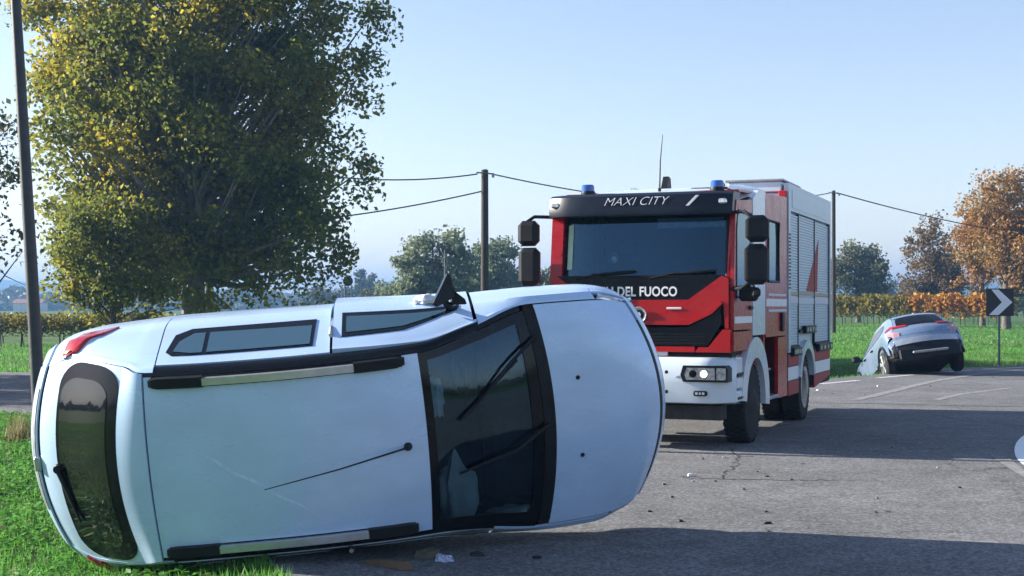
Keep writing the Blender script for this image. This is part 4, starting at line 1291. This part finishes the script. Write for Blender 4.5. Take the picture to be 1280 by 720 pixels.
    k = MB(); k.tube([(.10, .6, 3.12), (.11, .6, 3.5), (.14, .6, 3.82)], [.011, .008, .004], 6); k.cyl((.10, .6, 3.1), (.10, .6, 3.16), .02, n=10); k.build("radio_aerial", M['black'], root)
    k = MB(); k.side([(2.4, 3.19), (2.62, 3.50), (2.72, 3.48), (2.8, 3.19)], -.42, -.34); k.box(-.4, 2.6, 3.24, .62, 2.75, 3.33, .02); k.side([(2.5, 3.19), (2.62, 3.40), (2.75, 3.38), (2.75, 3.19)], .30, .42)
    k.build("roof_cradle", M['black'], root)
    k = MB(); k.box(-.55, 1.2, 3.165, .35, 1.6, 3.205, .012); k.build("roof_hatch", M['bodygrey'], root)
    return root
fire_engine()

# ------------------------------------------------------------------ crossover nose-down in the ditch
def ditched_car():
    S = CarSurf(
        prof=[(-2.08, .38), (-2.07, .60), (-2.02, .80), (-1.97, .98), (-1.88, 1.08), (-1.70, 1.24), (-1.38, 1.46), (-1.15, 1.53), (-.5, 1.575), (0, 1.575), (.35, 1.54), (1.0, 1.22), (1.2, 1.10), (1.6, 1.02), (1.95, .90), (2.07, .72), (2.1, .4)],
        ht=[(-2.08, .70), (-1.97, .70), (-1.7, .62), (-1.38, .56), (0, .58), (.35, .58), (1.2, .70), (2.1, .6)],
        hw=[(-2.08, .80), (-1.97, .87), (-1.6, .90), (0, .90), (1.6, .89), (1.95, .80), (2.1, .66)],
        zb=[(-2.08, .5), (-1.9, .95), (-1.6, 1.02), (0, .96), (1.2, .92), (1.8, .85), (2.1, .55)],
        crown=[(-2.08, .02), (-1.9, .04), (0, .05), (1.2, .06), (2.1, .04)],
        bow=[(-2.08, -.22), (-1.9, -.18), (-1.38, -.1), (-1.0, 0), (.35, .05), (1.2, .1), (2.1, .3)], hwmax=.9, sill=.36)
    root = empty("ditched_car", label="blue grey crossover car with its nose down in the grassy ditch", cat="car")
    root.matrix_world = Matrix.Translation((10.45, 35.6, -.40)) @ Matrix.Scale(1.06, 4) @ Matrix.Rotation(R(88), 4, 'Z') @ Matrix.Rotation(R(16), 4, 'Y') @ Matrix.Rotation(R(-7.0), 4, 'X') @ Matrix.Translation((0, 0, 0))
    P = M['suv']
    core = MB(); S.patch(core, -2.07, 2.09, -16, 16, 30, 40, -.03, 0); S.patch(core, -2.07, 2.09, 15.9, 18, 20, 2, 0, 0); S.patch(core, -2.07, 2.09, -18, -15.9, 20, 2, 0, 0)
    core.build("inner_shell", M['under'], root)
    S.patch(MB(), -1.33, .34, -7.9, 7.9, 16, 18).build("roof", P, root)
    S.patch(MB(), -2.0, -1.40, -7.9, 7.9, 14, 18).build("tailgate", P, root)
    S.patch(MB(), -1.46, -1.30, -7.4, 7.4, 5, 14, .02, .03).build("rear_spoiler", P, root)
    rw = S.poly(MB(), rrect(-1.83, -1.45, -7.1, 7.1, .12, 1.5, 5), .008, 5, .01).build("rear_window", M['gloss_black'], root)
    S.patch(MB(), -2.075, -2.005, -14, 14, 6, 36, .03, .03).build("rear_bumper", P, root)
    S.patch(MB(), -2.085, -2.05, -13.6, 13.6, 4, 30, .035, .03).build("bumper_cladding", M['black'], root)
    k = MB(); S.patch(k, -2.066, -2.030, -10.6, 10.6, 3, 24, .05, .02); k.build("bumper_trim", M['silver'], root)
    k = MB(); k.box(-2.17, -.42, .36, -2.05, .42, .42, .02); k.build("skid_plate", M['steel'], root)
    k = MB(); k.box(-2.12, -.72, .24, -2.0, .72, .50, .03); k.build("valance", M['black'], root)
    for sg in (1, -1):
        q = densify([(-1.86, sg * 4.2), (-1.81, sg * 4.2), (-1.76, sg * 8.6), (-1.66, sg * 11.5), (-1.74, sg * 11.8), (-1.83, sg * 8.6)], .5)
        S.poly(MB(), q, .016, 3, .02, .006).build("light_strip", M['tail'], root)
        q = densify([(-2.03, sg * 6.9), (-1.975, sg * 6.6), (-1.93, sg * 9), (-1.82, sg * 12.6), (-1.92, sg * 13.0), (-2.03, sg * 9.5)], .5)
        S.poly(MB(), q, .014, 3, .03, .01).build("tail_lamp", mat("pink_clear_lens", (.45, .26, .29), .15), root)
        S.patch(MB(), -1.98, -.55, sg * 8, sg * 15.6, 16, 14).build("rear_quarter", P, root)
        S.patch(MB(), -.54, .30, sg * 9, sg * 15.8, 12, 14).build("rear_door", P, root)
        S.patch(MB(), .31, 1.10, sg * 9, sg * 15.8, 12, 14).build("front_door", P, root)
        S.patch(MB(), 1.11, 2.0, sg * 8, sg * 15.6, 12, 14).build("front_wing", P, root)
        S.poly(MB(), densify([(-1.25, sg * 11.6), (-1.0, sg * 10.6), (.1, sg * 10.3), (.85, sg * 11.3), (.95, sg * 12), (-1.0, sg * 12)], .4), .008, 4, .01).build("side_windows", M['tintglass'], root)
        for u in (-1.28, 1.30):
            ar = MB(); n = 14
            pts = [(u + .40 * math.cos(PI * i / n), sg * .905, .36 + .40 * math.sin(PI * i / n)) for i in range(n + 1)]
            ar.tube(pts, .035, 6); ar.build("wheel_arch", M['black'], root)
            car_wheel(root, u, sg * .82, .335, M['silver'], .21, sg)
        hd = MB()
        for u in (-.38, .45):
            p = S.off(u, sg * 13.6, .02); hd.box(p.x - .09, p.y - .02, p.z - .015, p.x + .09, p.y + .02, p.z + .015, .008)
        hd.build("door_handle", M['black'], root)
        p = S.P(.88, sg * 12.4)
        mk = MB(); mk.box(p.x - .06, p.y + sg * .05, p.z - .03, p.x + .07, p.y + sg * .26, p.z + .13, .04); mk.tube([p, p + Vector((0, sg * .1, .03))], .03, 6)
        mk.build("door_mirror", M['black'], root)
    S.patch(MB(), .38, 1.16, -7.7, 7.7, 8, 14, -.004).build("windscreen", M['gloss_black'], root)
    S.patch(MB(), 1.2, 2.0, -7.9, 7.9, 10, 14).build("bonnet", P, root)
    S.patch(MB(), 2.02, 2.1, -13, 13, 4, 24).build("front_bumper", M['black'], root)
    return root
ditched_car()

# ------------------------------------------------------------------ poles, signs, wires
def PX(px, D): return (px - 640) / 1700 * D
def PZ(py, D): return H + (383 - py) / 1700 * D
lp = empty("lamp_post", (-6.24, 18.0, 0), 0, "tall grey metal post leaning slightly at the left edge of the verge", "post")
k = MB(); k.tube([(0, 0, -.05), (-.12, 0, 2.2), (-.32, 0, 5.6), (-.46, 0, 8.0)], [.088, .080, .066, .05], 16); k.build("shaft", M['lamp_metal'], lp)
k = MB(); k.lathe([(-.03, .12), (.10, .12), (.13, .09)], 'z', 16); k.build("base_collar", M['lamp_metal'], lp)
k = MB(); k.tube([(-.46, 0, 7.95), (-.3, -.5, 8.3), (-.2, -1.0, 8.35)], .03, 8); k.box(-.3, -1.5, 8.3, -.1, -1.0, 8.42, .03); k.build("lamp_head", M['lamp_metal'], lp)

poles = []
for (px, D, top, r, lab) in ((606, 55, 213, .14, "dark wooden utility pole left of the fire engine"), (1042, 85, 239, .12, "thin dark utility pole just right of the fire engine"), (262, 50, 186, .13, "wooden utility pole hidden behind the big tree")):
    o = empty("utility_pole", (PX(px, D), D, 0), 0, lab, "utility pole", "utility poles carrying the cables")
    zt = PZ(top, D)
    k = MB(); k.tube([(0, 0, -.5), (0, 0, zt * .5), (0, 0, zt)], [r * 1.25, r * 1.1, r], 12); k.build("shaft", M['wood'], o)
    k = MB(); k.cyl((0, 0, zt), (0, 0, zt + .05), r * 1.1, r * .5, 12); k.tube([(0, -r, zt - .12), (r + .22, -r, zt - .16)], .03, 6); k.tube([(0, -r, zt - .12), (-r - .2, -r, zt - .1)], .03, 6); k.build("bracket", M['galv'], o)
    k = MB(); k.lathe([(zt - .30, .05), (zt - .2, .06), (zt - .12, .03)], 'z', 10, (r + .2, -r, 0)); k.build("insulator", M['steel'], o)
    poles.append((o.location.x, D, zt))
(ax_, aD, az), (bx2, bD, bz), (cx2, cD, cz) = poles
def cable(p, q, sag, lab, r=.028):
    k = MB(); n = 24
    k.tube([(p[0] + (q[0] - p[0]) * i / n, p[1] + (q[1] - p[1]) * i / n, p[2] + (q[2] - p[2]) * i / n - sag * 4 * (i / n) * (1 - i / n)) for i in range(n + 1)], r, 5)
    tag(k.build("overhead_cable", M['wire']), lab, "cable", "cables between the poles")
cable((cx2, cD, cz - .15), (ax_ - .3, aD, az - .15), .55, "upper overhead cable from the dark pole to the big tree")
cable((cx2, cD, PZ(285, 50)), (ax_ - .1, aD, PZ(239, 55)), .25, "lower overhead cable from the dark pole to the big tree")
cable((ax_ + .3, aD, az - .15), (bx2 - .2, bD, bz - .1), .9, "overhead cable from the dark pole down behind the fire engine")
cable((bx2 + .2, bD, bz - .1), (PX(1400, 120), 120, PZ(303, 120)), .7, "overhead cable running right from the thin pole to the orange trees", .04)

o = empty("curve_sign", (PX(1249, 39.6), 39.6, 0), R(6), "square black road sign with a white chevron pointing right", "road sign")
k = MB(); k.cyl((0, 0, -.4), (0, 0, 2.2), .032, n=12); k.build("post", M['galv'], o)
k = MB(); k.box(-.42, -.06, 1.42, .42, -.035, 2.22, .01); bo = k.build("board", M['signblack'], o)
k = MB(); k.front([(-.27, 2.19), (-.05, 2.19), (.37, 1.82), (-.05, 1.45), (-.34, 1.45), (.05, 1.82)], -.068, -.058); k.build("chevron", M['signwhite'], bo)
k = MB(); k.box(-.40, -.034, 1.55, .40, -.01, 1.60); k.box(-.40, -.034, 2.02, .40, -.01, 2.07); k.build("bracket", M['galv'], o)

o = empty("round_sign", (PX(435, 70), 70, 0), 0, "small round sign back on two thin posts beyond the cars", "road sign")
k = MB(); k.cyl((-.16, 0, -.2), (-.16, 0, 2.8), .035, n=8); k.build("post", M['galv'], o)
k = MB(); k.cyl((.18, 0, -.2), (.18, 0, 2.8), .035, n=8); k.build("post", M['galv'], o)
k = MB(); k.lathe([(-.06, .25), (-.03, .26)], 'y', 24, (0, 0, 3.0)); k.build("disc", M['signblack'], o)
k = MB(); k.cyl((0, 0, -.2), (0, 0, PZ(312, 62)), .045, .03, 8)
tag(k.build("field_post", M['galv']), "thin grey green post in front of the bushy tree", "post").location = (PX(556, 62), 62, 0)

# ------------------------------------------------------------------ trees
def tree(name, loc, blobs, trunk_r, nclump, nleaf, lsize, lm, bm_, label, group="trees around the junction", clump_r=.7, fork=.35, seed=0, cat="tree", bare=0.0, twigs=0, trunk_top=None):
    """blobs: crown ellipsoids (x,y,z,rx,ry,rz) relative to the base"""
    g = np.random.default_rng(seed)
    root = empty(name, loc, 0, label, cat, group)
    vol = np.array([b[3] * b[4] * b[5] for b in blobs]); vol = vol / vol.sum()
    which = g.choice(len(blobs), nclump, p=vol)
    d = g.normal(size=(nclump, 3)); d /= np.linalg.norm(d, axis=1)[:, None]
    rr = g.random(nclump) ** 0.42
    B = np.array(blobs)
    c = B[which, :3] + d * rr[:, None] * B[which, 3:]
    zmin = B[:, 2].min() - B[np.argmin(B[:, 2]), 5]
    ztop = (B[:, 2] + B[:, 5]).max()
    if trunk_top is None: trunk_top = ztop * .86
    k = MB()
    # trunk
    n = 8
    tx = [(0.10 * trunk_r * math.sin(i * 1.3 + seed), 0.1 * trunk_r * math.cos(i * 1.7 + seed), -.3 + (trunk_top + .3) * i / n) for i in range(n + 1)]
    k.tube(tx, [trunk_r * (1.25 if i == 0 else 1.0) * (1 - .85 * (i / n) ** .9) + .015 for i in range(n + 1)], 10)
    # limbs to clump centres
    nl = int(nclump * .55)
    for i in range(nl):
        e = Vector(c[i])
        hz = min(trunk_top * .92, max(ztop * fork * .6, e.z - (math.hypot(e.x, e.y)) * g.uniform(.7, 1.5)))
        f_ = (hz + .3) / (trunk_top + .3)
        s_ = Vector((0, 0, hz))
        m_ = s_.lerp(e, .5) + Vector((g.normal() * .12, g.normal() * .12, g.normal() * .1 - .06 * (e - s_).length * .5)) * 1.0
        r0 = max(.018, trunk_r * (1 - .85 * f_) * g.uniform(.22, .5))
        k.tube([s_, m_, e], [r0, r0 * .6, .008], 5, False)
        for q in range(twigs):
            t_ = g.normal(size=3) * clump_r * .9
            st = m_.lerp(e, g.uniform(.2, 1))
            k.tube([st, st + Vector(t_) + Vector((0, 0, .25 * clump_r))], [.014, .005], 3, False)
    k.build("trunk", bm_, root, 60, False)
    # leaves
    w = g.random(nclump) + .3
    if bare: w[g.random(nclump) < bare] *= .15
    w /= w.sum()
    wi = g.choice(nclump, nleaf, p=w)
    cr = clump_r * (0.6 + 0.8 * g.random(nclump))
    p = c[wi] + np.clip(g.normal(size=(nleaf, 3)), -1.9, 1.9) * cr[wi][:, None] * np.array([.62, .62, .5])
    p = p[p[:, 2] > max(.3, zmin - .4)]
    global rng
    old = rng; rng = g
    np_mesh("crown", leaf_quads(p, lsize), 4, lm, root)
    rng = old
    return root

poplar = tree("poplar_tree", (PX(243, 47), 47, -.38), [(-.3, 0, 6.2, 4.4, 3.6, 4.6), (.2, 0, 9.5, 4.3, 3.6, 4.8), (1.9, -.3, 5.6, 3.4, 2.8, 3.8), (-2.4, 0, 7.2, 2.6, 2.6, 3.4), (2.4, 0, 3.7, 2.2, 1.8, 1.9), (-1.8, .6, 4.6, 2.2, 1.8, 1.6), (2.7, 0, 9.4, 2.9, 2.4, 3.6), (-3.6, 0, 9.6, 2.4, 2.2, 3.6)],
     .36, 640, 100000, .128, M['leaf_big'], M['palebark'], "large leafy poplar tree turning yellow, filling the upper left", clump_r=.50, seed=3, fork=.3)
poplar.scale = (1.237, 1.237, 1.237)
young = tree("young_tree", (PX(141, 44), 44, -.36), [(0, 0, 3.1, 1.6, 1.4, 1.6), (-.3, 0, 2.6, 1.5, 1.2, 1.0), (1.5, .2, 2.3, 1.6, 1.2, 1.2)], .12, 90, 13000, .105, M['leaf_big'], M['bark'], "small leafy tree with a thin dark trunk under the big tree", clump_r=.40, seed=8)
young.scale = (1.22, 1.22, 1.22)
tree("sparse_tree", (PX(-52, 30), 30, 0), [(.0, 0, 4.2, 1.75, 1.5, 2.6)], .16, 70, 3200, .11, M['leaf_olive'], M['bark'], "sparse tree cut by the left edge of the picture", clump_r=.42, seed=12, twigs=2)
tree("bushy_tree", (PX(541, 105), 105, 0), [(0, 0, 4.6, 2.9, 2.6, 3.0), (-1.2, 0, 2.8, 2.6, 2.4, 2.2), (1.8, 0, 3.6, 2.2, 2.0, 2.4)], .22, 150, 15000, .24, M['leaf_grey'], M['bark'], "grey green bushy tree to the left of the dark utility pole", clump_r=.6, seed=21, twigs=1)
tree("bushy_tree", (PX(622, 125), 125, 0), [(0, 0, 4.6, 2.5, 2.4, 3.6), (-1.4, 0, 4.2, 1.8, 1.8, 3.2)], .22, 130, 14000, .25, M['leaf_grey'], M['bark'], "rounder green bushy tree right behind the dark utility pole", clump_r=.6, seed=22)
tree("bushy_tree", (PX(680, 130), 130, 0), [(0, 0, 2.8, 2.2, 2.0, 2.6)], .18, 70, 7000, .26, M['leaf_olive'], M['bark'], "low olive bush beside the fire engine's left mirrors", clump_r=.6, seed=23)
tree("round_tree", (PX(1073, 150), 150, 0), [(0, 0, 5.8, 3.1, 3.0, 2.8), (1.2, 0, 4.6, 2.4, 2.4, 1.8), (-2.0, 0, 5, 2.2, 2.2, 2.0)], .28, 110, 12000, .27, M['leaf_olive'], M['bark'], "dark olive round tree between thin pole and orange trees", clump_r=.7, seed=31)
tree("autumn_tree", (PX(1166, 128), 128, 0), [(0, 0, 6.0, 2.9, 2.6, 4.4), (1.6, 0, 5.0, 2.4, 2.2, 3.4), (-1.0, 0, 3.6, 2.0, 2.0, 2.2)], .2, 150, 8500, .24, M['leaf_brown'], M['bark'], "thinner brownish autumn tree left of the tallest orange tree", clump_r=.65, seed=32, twigs=2, bare=.25)
tree("autumn_tree", (PX(1228, 112), 112, 0), [(.2, 0, 7.2, 2.3, 2.2, 4.4), (-.8, 0, 6.2, 2.0, 2.0, 3.2)], .22, 130, 9000, .21, M['leaf_orange'], M['bark'], "orange leaved tree standing behind the chevron sign", clump_r=.6, seed=33, twigs=2, bare=.15)
tree("autumn_tree", (PX(1258, 100), 100, 0), [(.6, 0, 7.4, 3.2, 2.6, 4.6), (1.8, 0, 6.6, 3.2, 2.6, 4.2), (-.6, 0, 8.6, 2.2, 2.0, 3.4)], .32, 240, 15000, .20, M['leaf_orange'], M['bark'], "tallest orange autumn tree at the right edge", clump_r=.65, seed=34, twigs=2, bare=.15)
tree("dark_tree", (PX(1282, 190), 190, 0), [(0, 0, 3.8, 2.6, 2.4, 3.6)], .3, 60, 6000, .36, M['leaf_green'], M['bark'], "dark blue green tree low at the far right edge", clump_r=.8, seed=35)
# trees of the same roadside row, standing left of the picture: they shade the side road
tree("roadside_tree", (-19.5, 33.0, 0), [(0, 0, 4.4, 3.0, 2.6, 3.2)], .25, 90, 9000, .17, M['leaf_olive'], M['bark'], "roadside tree left of the picture shading the side road", clump_r=.7, seed=41)
tree("roadside_tree", (-22.0, 29.0, 0), [(0, 0, 4.2, 3.2, 2.6, 3.2)], .25, 90, 9000, .17, M['leaf_olive'], M['bark'], "second roadside tree left of the picture, nearer the viewer", clump_r=.7, seed=42)
# a pair of slender cypresses and low trees far off
for i, (px, D, w_, top) in enumerate(((450, 330, 1.1, 334), (464, 340, 1.3, 340))):
    h_ = PZ(top, D)
    tree("cypress_tree", (PX(px, D), D, 0), [(0, 0, h_ * .55, w_, w_, h_ * .46)], .2, 50, 3500, .5, M['leaf_far'], M['bark'], ("taller slim cypress far off behind the round sign", "second slim cypress, right of the taller one")[i], "far cypresses", clump_r=.6, seed=50 + i)
for i, (px, D, w_, top, lm) in enumerate(((410, 300, 6, 357, 'leaf_far'), (487, 260, 5, 352, 'leaf_far'), (515, 200, 4, 352, 'leaf_grey'), (1110, 330, 5, 350, 'leaf_far'), (475, 160, 3, 362, 'leaf_olive'))):
    h_ = PZ(top, D)
    tree("field_tree", (PX(px, D), D, 0), [(0, 0, h_ * .5, w_, w_ * .7, h_ * .48), (w_ * .8, 0, h_ * .4, w_ * .7, w_ * .6, h_ * .36)], .25, 60, 4500, .0016 * D + .05, M[lm], M['bark'],
         ("hazy low tree behind the round sign", "hazy tree left of the bushy tree", "grey green shrub in front of the bushy tree's left side", "hazy tree above the vineyard", "low olive shrub left of the thin post")[i], "low trees in the fields", clump_r=w_ * .22, seed=60 + i)

# far woods: belts of foliage all round, each one mass
def belt(name, r0, r1, a0, a1, n, hmin, hmax, size, seed, m):
    g = np.random.default_rng(seed)
    a = g.uniform(a0, a1, n); r = g.uniform(r0, r1, n)
    prof = hmin + (hmax - hmin) * (0.5 + 0.5 * np.sin(a * 23 + seed) * np.sin(a * 61 + 1.3 * seed)) * (0.75 + .25 * np.sin(a * 210))
    z = g.random(n) ** .8 * prof
    c = np.stack([np.sin(a) * r, np.cos(a) * r, z], 1)
    global rng
    old = rng; rng = g
    o = np_mesh(name, leaf_quads(c, size), 4, m); rng = old
    tag(o, kind='stuff')
belt("far_wood", 560, 640, R(-35), R(35), 26000, 3, 10, 2.6, 3, M['leaf_far'])
belt("far_wood", 900, 1000, R(-60), R(60), 20000, 5, 15, 4.5, 4, M['leaf_far'])
belt("far_wood", 150, 190, R(70), R(290), 40000, 2, 9, 1.3, 5, M['leaf_far'])
# hills on the horizon
def hills(name, D, amp, seed, base):
    k = MB(); n = 160
    tp, bt, bk = [], [], []
    for i in range(n + 1):
        a = R(-40) + R(80) * i / n
        h_ = base + amp * (.5 + .28 * math.sin(a * 17 + seed) + .16 * math.sin(a * 41 + 2 * seed) + .06 * math.sin(a * 97 + seed))
        bt.append((math.sin(a) * D, math.cos(a) * D, -2)); tp.append((math.sin(a) * (D + 120), math.cos(a) * (D + 120), max(1, h_))); bk.append((math.sin(a) * (D + 400), math.cos(a) * (D + 400), -2))
    k.add(bt + tp + bk, [(i, i + 1, n + 2 + i, n + 1 + i) for i in range(n)] + [(n + 1 + i, n + 2 + i, 2 * n + 3 + i, 2 * n + 2 + i) for i in range(n)])
    tag(k.build(name, M['hill'], None, 60), kind='structure')
hills("hills", 1900, 46, 2.2, 4)
hills("hills", 1400, 18, 5.1, 4)

# ------------------------------------------------------------------ vineyard
def vine(name, h, w, n, lsize, lm, seed):
    g = np.random.default_rng(seed)
    root = empty(name)
    k = MB(); k.tube([(0, 0, -.05), (.03, 0, h * .3), (-.02, 0, h * .6)], [.04, .032, .02], 5)
    k.tube([(-w * .55, 0, h * .55), (0, 0, h * .62), (w * .55, 0, h * .55)], [.012, .022, .012], 4)
    for q in range(7):
        x = g.uniform(-.5, .5) * w; k.tube([(x, 0, h * .58), (x + g.normal() * .12, g.normal() * .1, h * g.uniform(.75, 1))], [.012, .005], 3, False)
    k.build("stem", M['bark'], root, 0, False)
    p = np.stack([g.normal(size=n) * w * .32, g.normal(size=n) * .22, h * (.70 + .17 * np.clip(g.normal(size=n), -2.2, 1.7))], 1)
    global rng
    old = rng; rng = g; np_mesh("foliage", leaf_quads(p, lsize), 4, lm, root); rng = old
    return root
def vine_row(x0, y0, x1, y1, n, protos, lab, grp, js=.1):
    for i in range(n):
        t = i / (n - 1)
        src = protos(t)
        c = copy_tree(src)
        c.location = (x0 + (x1 - x0) * t + random.uniform(-js, js), y0 + (y1 - y0) * t, 0)
        c.rotation_euler = (0, 0, random.choice((0, PI)) + random.uniform(-.1, .1))
        s_ = random.uniform(.92, 1.08); c.scale = (s_, s_, s_)
        tag(c, src["label"] + " " + lab, "vine", grp)
vy = [vine("grape_vine", 2.55, 1.3, 420, .24, M['leaf_vine'], 70 + i) for i in range(2)]
vo_ = [vine("grape_vine", 2.55, 1.3, 380, .24, M['leaf_vine_orange'], 75 + i) for i in range(2)]
vl = [vine("grape_vine", 1.35, 1.0, 520, .11, M['leaf_vine'], 80), vine("grape_vine", 1.35, 1.0, 480, .11, M['leaf_olive'], 81)]
for o in vy: o['label'] = 'yellow leaved vine'
for o in vo_: o['label'] = 'orange leaved vine'
vl[0]['label'] = 'low yellowing vine'; vl[1]['label'] = 'low olive green vine'
vine_row(PX(1012, 112), 116, PX(1236, 108), 108, 18, lambda t: random.choice(vo_ if t > .62 else vy), "in the front vineyard row, right of the fire engine", "front vines of the right vineyard")
vine_row(PX(1000, 124), 128, PX(1262, 120), 120, 20, lambda t: random.choice(vo_ if random.random() < .2 else vy), "in the second vineyard row, behind the front row on the right", "second row of the right vineyard")
vine_row(PX(-20, 56), 58, PX(300, 56), 56, 13, lambda t: vl[0] if random.random() < .45 else vl[1], "in the near vineyard row beyond the side road on the left", "front vines of the left vineyard")
vine_row(PX(-40, 62), 64, PX(430, 62), 62, 19, lambda t: random.choice(vl), "in the rear vineyard row on the left, under the big tree", "rear vines of the left vineyard")
for o in vy + vo_ + vl:
    for ch in list(o.children): bpy.data.objects.remove(ch)
    bpy.data.objects.remove(o)

# small farm shed beyond the vineyard
o = empty("farm_shed", (PX(1158, 175), 175, 0), R(12), "small cream plastered shed behind the vineyard on the right", "shed")
k = MB(); k.box(-1.35, -1.2, 0, 1.35, 1.2, 3.2); k.build("wall", M['plaster'], o)
k = MB(); k.front([(-1.5, 3.15), (0, 3.75), (1.5, 3.15), (1.5, 3.25), (0, 3.87), (-1.5, 3.25)], -1.4, 1.4); k.build("roof", M['tile'], o)
k = MB(); k.box(-.35, -1.26, 0, .45, -1.2, 2.0); k.build("door", M['wood'], o)
o = empty("farm_house", (PX(38, 480), 480, 0), 0, "long low barn far away at the left horizon", "barn")
k = MB(); k.box(-5, -3, 0, 5, 3, 3); k.build("wall", M['plaster'], o)
k = MB(); k.side([(-3.5, 2.9), (0, 4.3), (3.5, 2.9)], -5.3, 5.3); k.build("roof", M['tile'], o)

# ------------------------------------------------------------------ wreck debris
def fragment(name, loc, size, seed, m, label, flat=.35, n=7, group=None, cat="debris"):
    g = random.Random(seed)
    k = MB()
    pts = [(size * (.6 + .6 * g.random()) * math.cos(2 * PI * i / n), size * (.35 + .4 * g.random()) * math.sin(2 * PI * i / n)) for i in range(n)]
    h_ = size * flat
    k.add([(x, y, 0.0) for x, y in pts] + [(x * .8, y * .8, h_ * g.uniform(.6, 1.2)) for x, y in pts] + [(0, 0, h_ * 1.1)],
          [tuple(range(n))[::-1]] + [(i, (i + 1) % n, n + (i + 1) % n, n + i) for i in range(n)] + [(n + i, n + (i + 1) % n, 2 * n) for i in range(n)])
    o = k.build(name, m, None, 20)
    o.location = loc; o.rotation_euler = (0, 0, g.uniform(0, 6))
    return tag(o, label, cat, group)
def at(px, py): x, y = gp(px, py); return (x, y, .003)
o = empty("broken_board", at(484, 709), R(-35), "splintered piece of brown wood lying under the overturned car", "wood")
k = MB(); k.add([(-.17, -.02, 0), (.17, -.035, 0), (.20, .03, 0), (-.15, .045, 0), (-.17, -.015, .03), (.15, -.03, .05), (.17, .025, .05), (-.14, .04, .03)], [(0, 1, 2, 3), (4, 5, 6, 7), (0, 1, 5, 4), (1, 2, 6, 5), (2, 3, 7, 6), (3, 0, 4, 7)])
k.build("splinter", M['board'], o, 0)
k = MB(); k.add([(-.1, .05, .02), (.12, .02, .03), (.1, .06, .04), (-.08, .08, .03)], [(0, 1, 2, 3)]); k.build("splinter", M['board'], o, 0)
fragment("crushed_wrapper", at(553, 702), .07, 3, mat("blue_white_foil", (.35, .4, .55), .4, 0, .6, 60), "crumpled blue and white wrapper beside the car's lower edge", .6, 9, None, "wrapper")
fragment("clothing_scrap", at(535, 697), .11, 4, mat("tan_cloth", (.09, .075, .055), .9, 0, .3, 20), "crumpled tan scrap next to the blue and white wrapper", .5, 9, None, "scrap")
fragment("trim_piece", at(598, 694), .09, 5, M['under'], "long dark trim piece under the windscreen edge", .2, 6, None, "trim piece")
fragment("white_shard", at(863, 595), .045, 6, M['signwhite'], "curved white plastic shard on the sunlit asphalt by the car's nose", .5, 7, None, "shard")
fragment("dark_shard", at(671, 698), .05, 7, M['black'], "dark plastic shard below the bonnet in the shade", .3, 7, None, "shard")
spots = [(866, 602), (894, 602), (830, 606), (947, 590), (1003, 580), (958, 596), (1095, 623), (1095, 641), (1172, 585), (851, 652), (958, 640), (959, 664), (905, 572), (878, 574), (1115, 560), (960, 655), (1110, 640), (990, 600),
         (1040, 492), (1030, 488), (1098, 483), (1163, 483), (1080, 494), (1240, 472), (1022, 488), (812, 640), (840, 622), (930, 612), (1010, 660), (1200, 610)]
for i, (px, py) in enumerate(spots):
    fragment("debris_fragment", at(px, py), .018 + .016 * random.random() + .00002 * (700 - py), 100 + i, M['black'] if i % 4 else M['steel'], "small dark fragment of debris scattered on the asphalt", .4, 6, "debris fragments on the asphalt")
# ------------------------------------------------------------------ haze
hz = bpy.data.materials.new("haze_air")
hz.use_nodes = True
t_ = hz.node_tree
t_.nodes.remove(t_.nodes["Principled BSDF"])
pv = t_.nodes.new("ShaderNodeVolumePrincipled")
pv.inputs["Color"].default_value = (0.20, 0.40, 0.72, 1)
pv.inputs["Density"].default_value = 0.0007
pv.inputs["Anisotropy"].default_value = 0.2
t_.links.new(pv.outputs[0], t_.nodes["Material Output"].inputs["Volume"])
k = MB(); k.box(-3000, -3000, -3.5, 3000, 3000, 62)
tag(k.build("haze", hz, None, 0), kind='stuff')
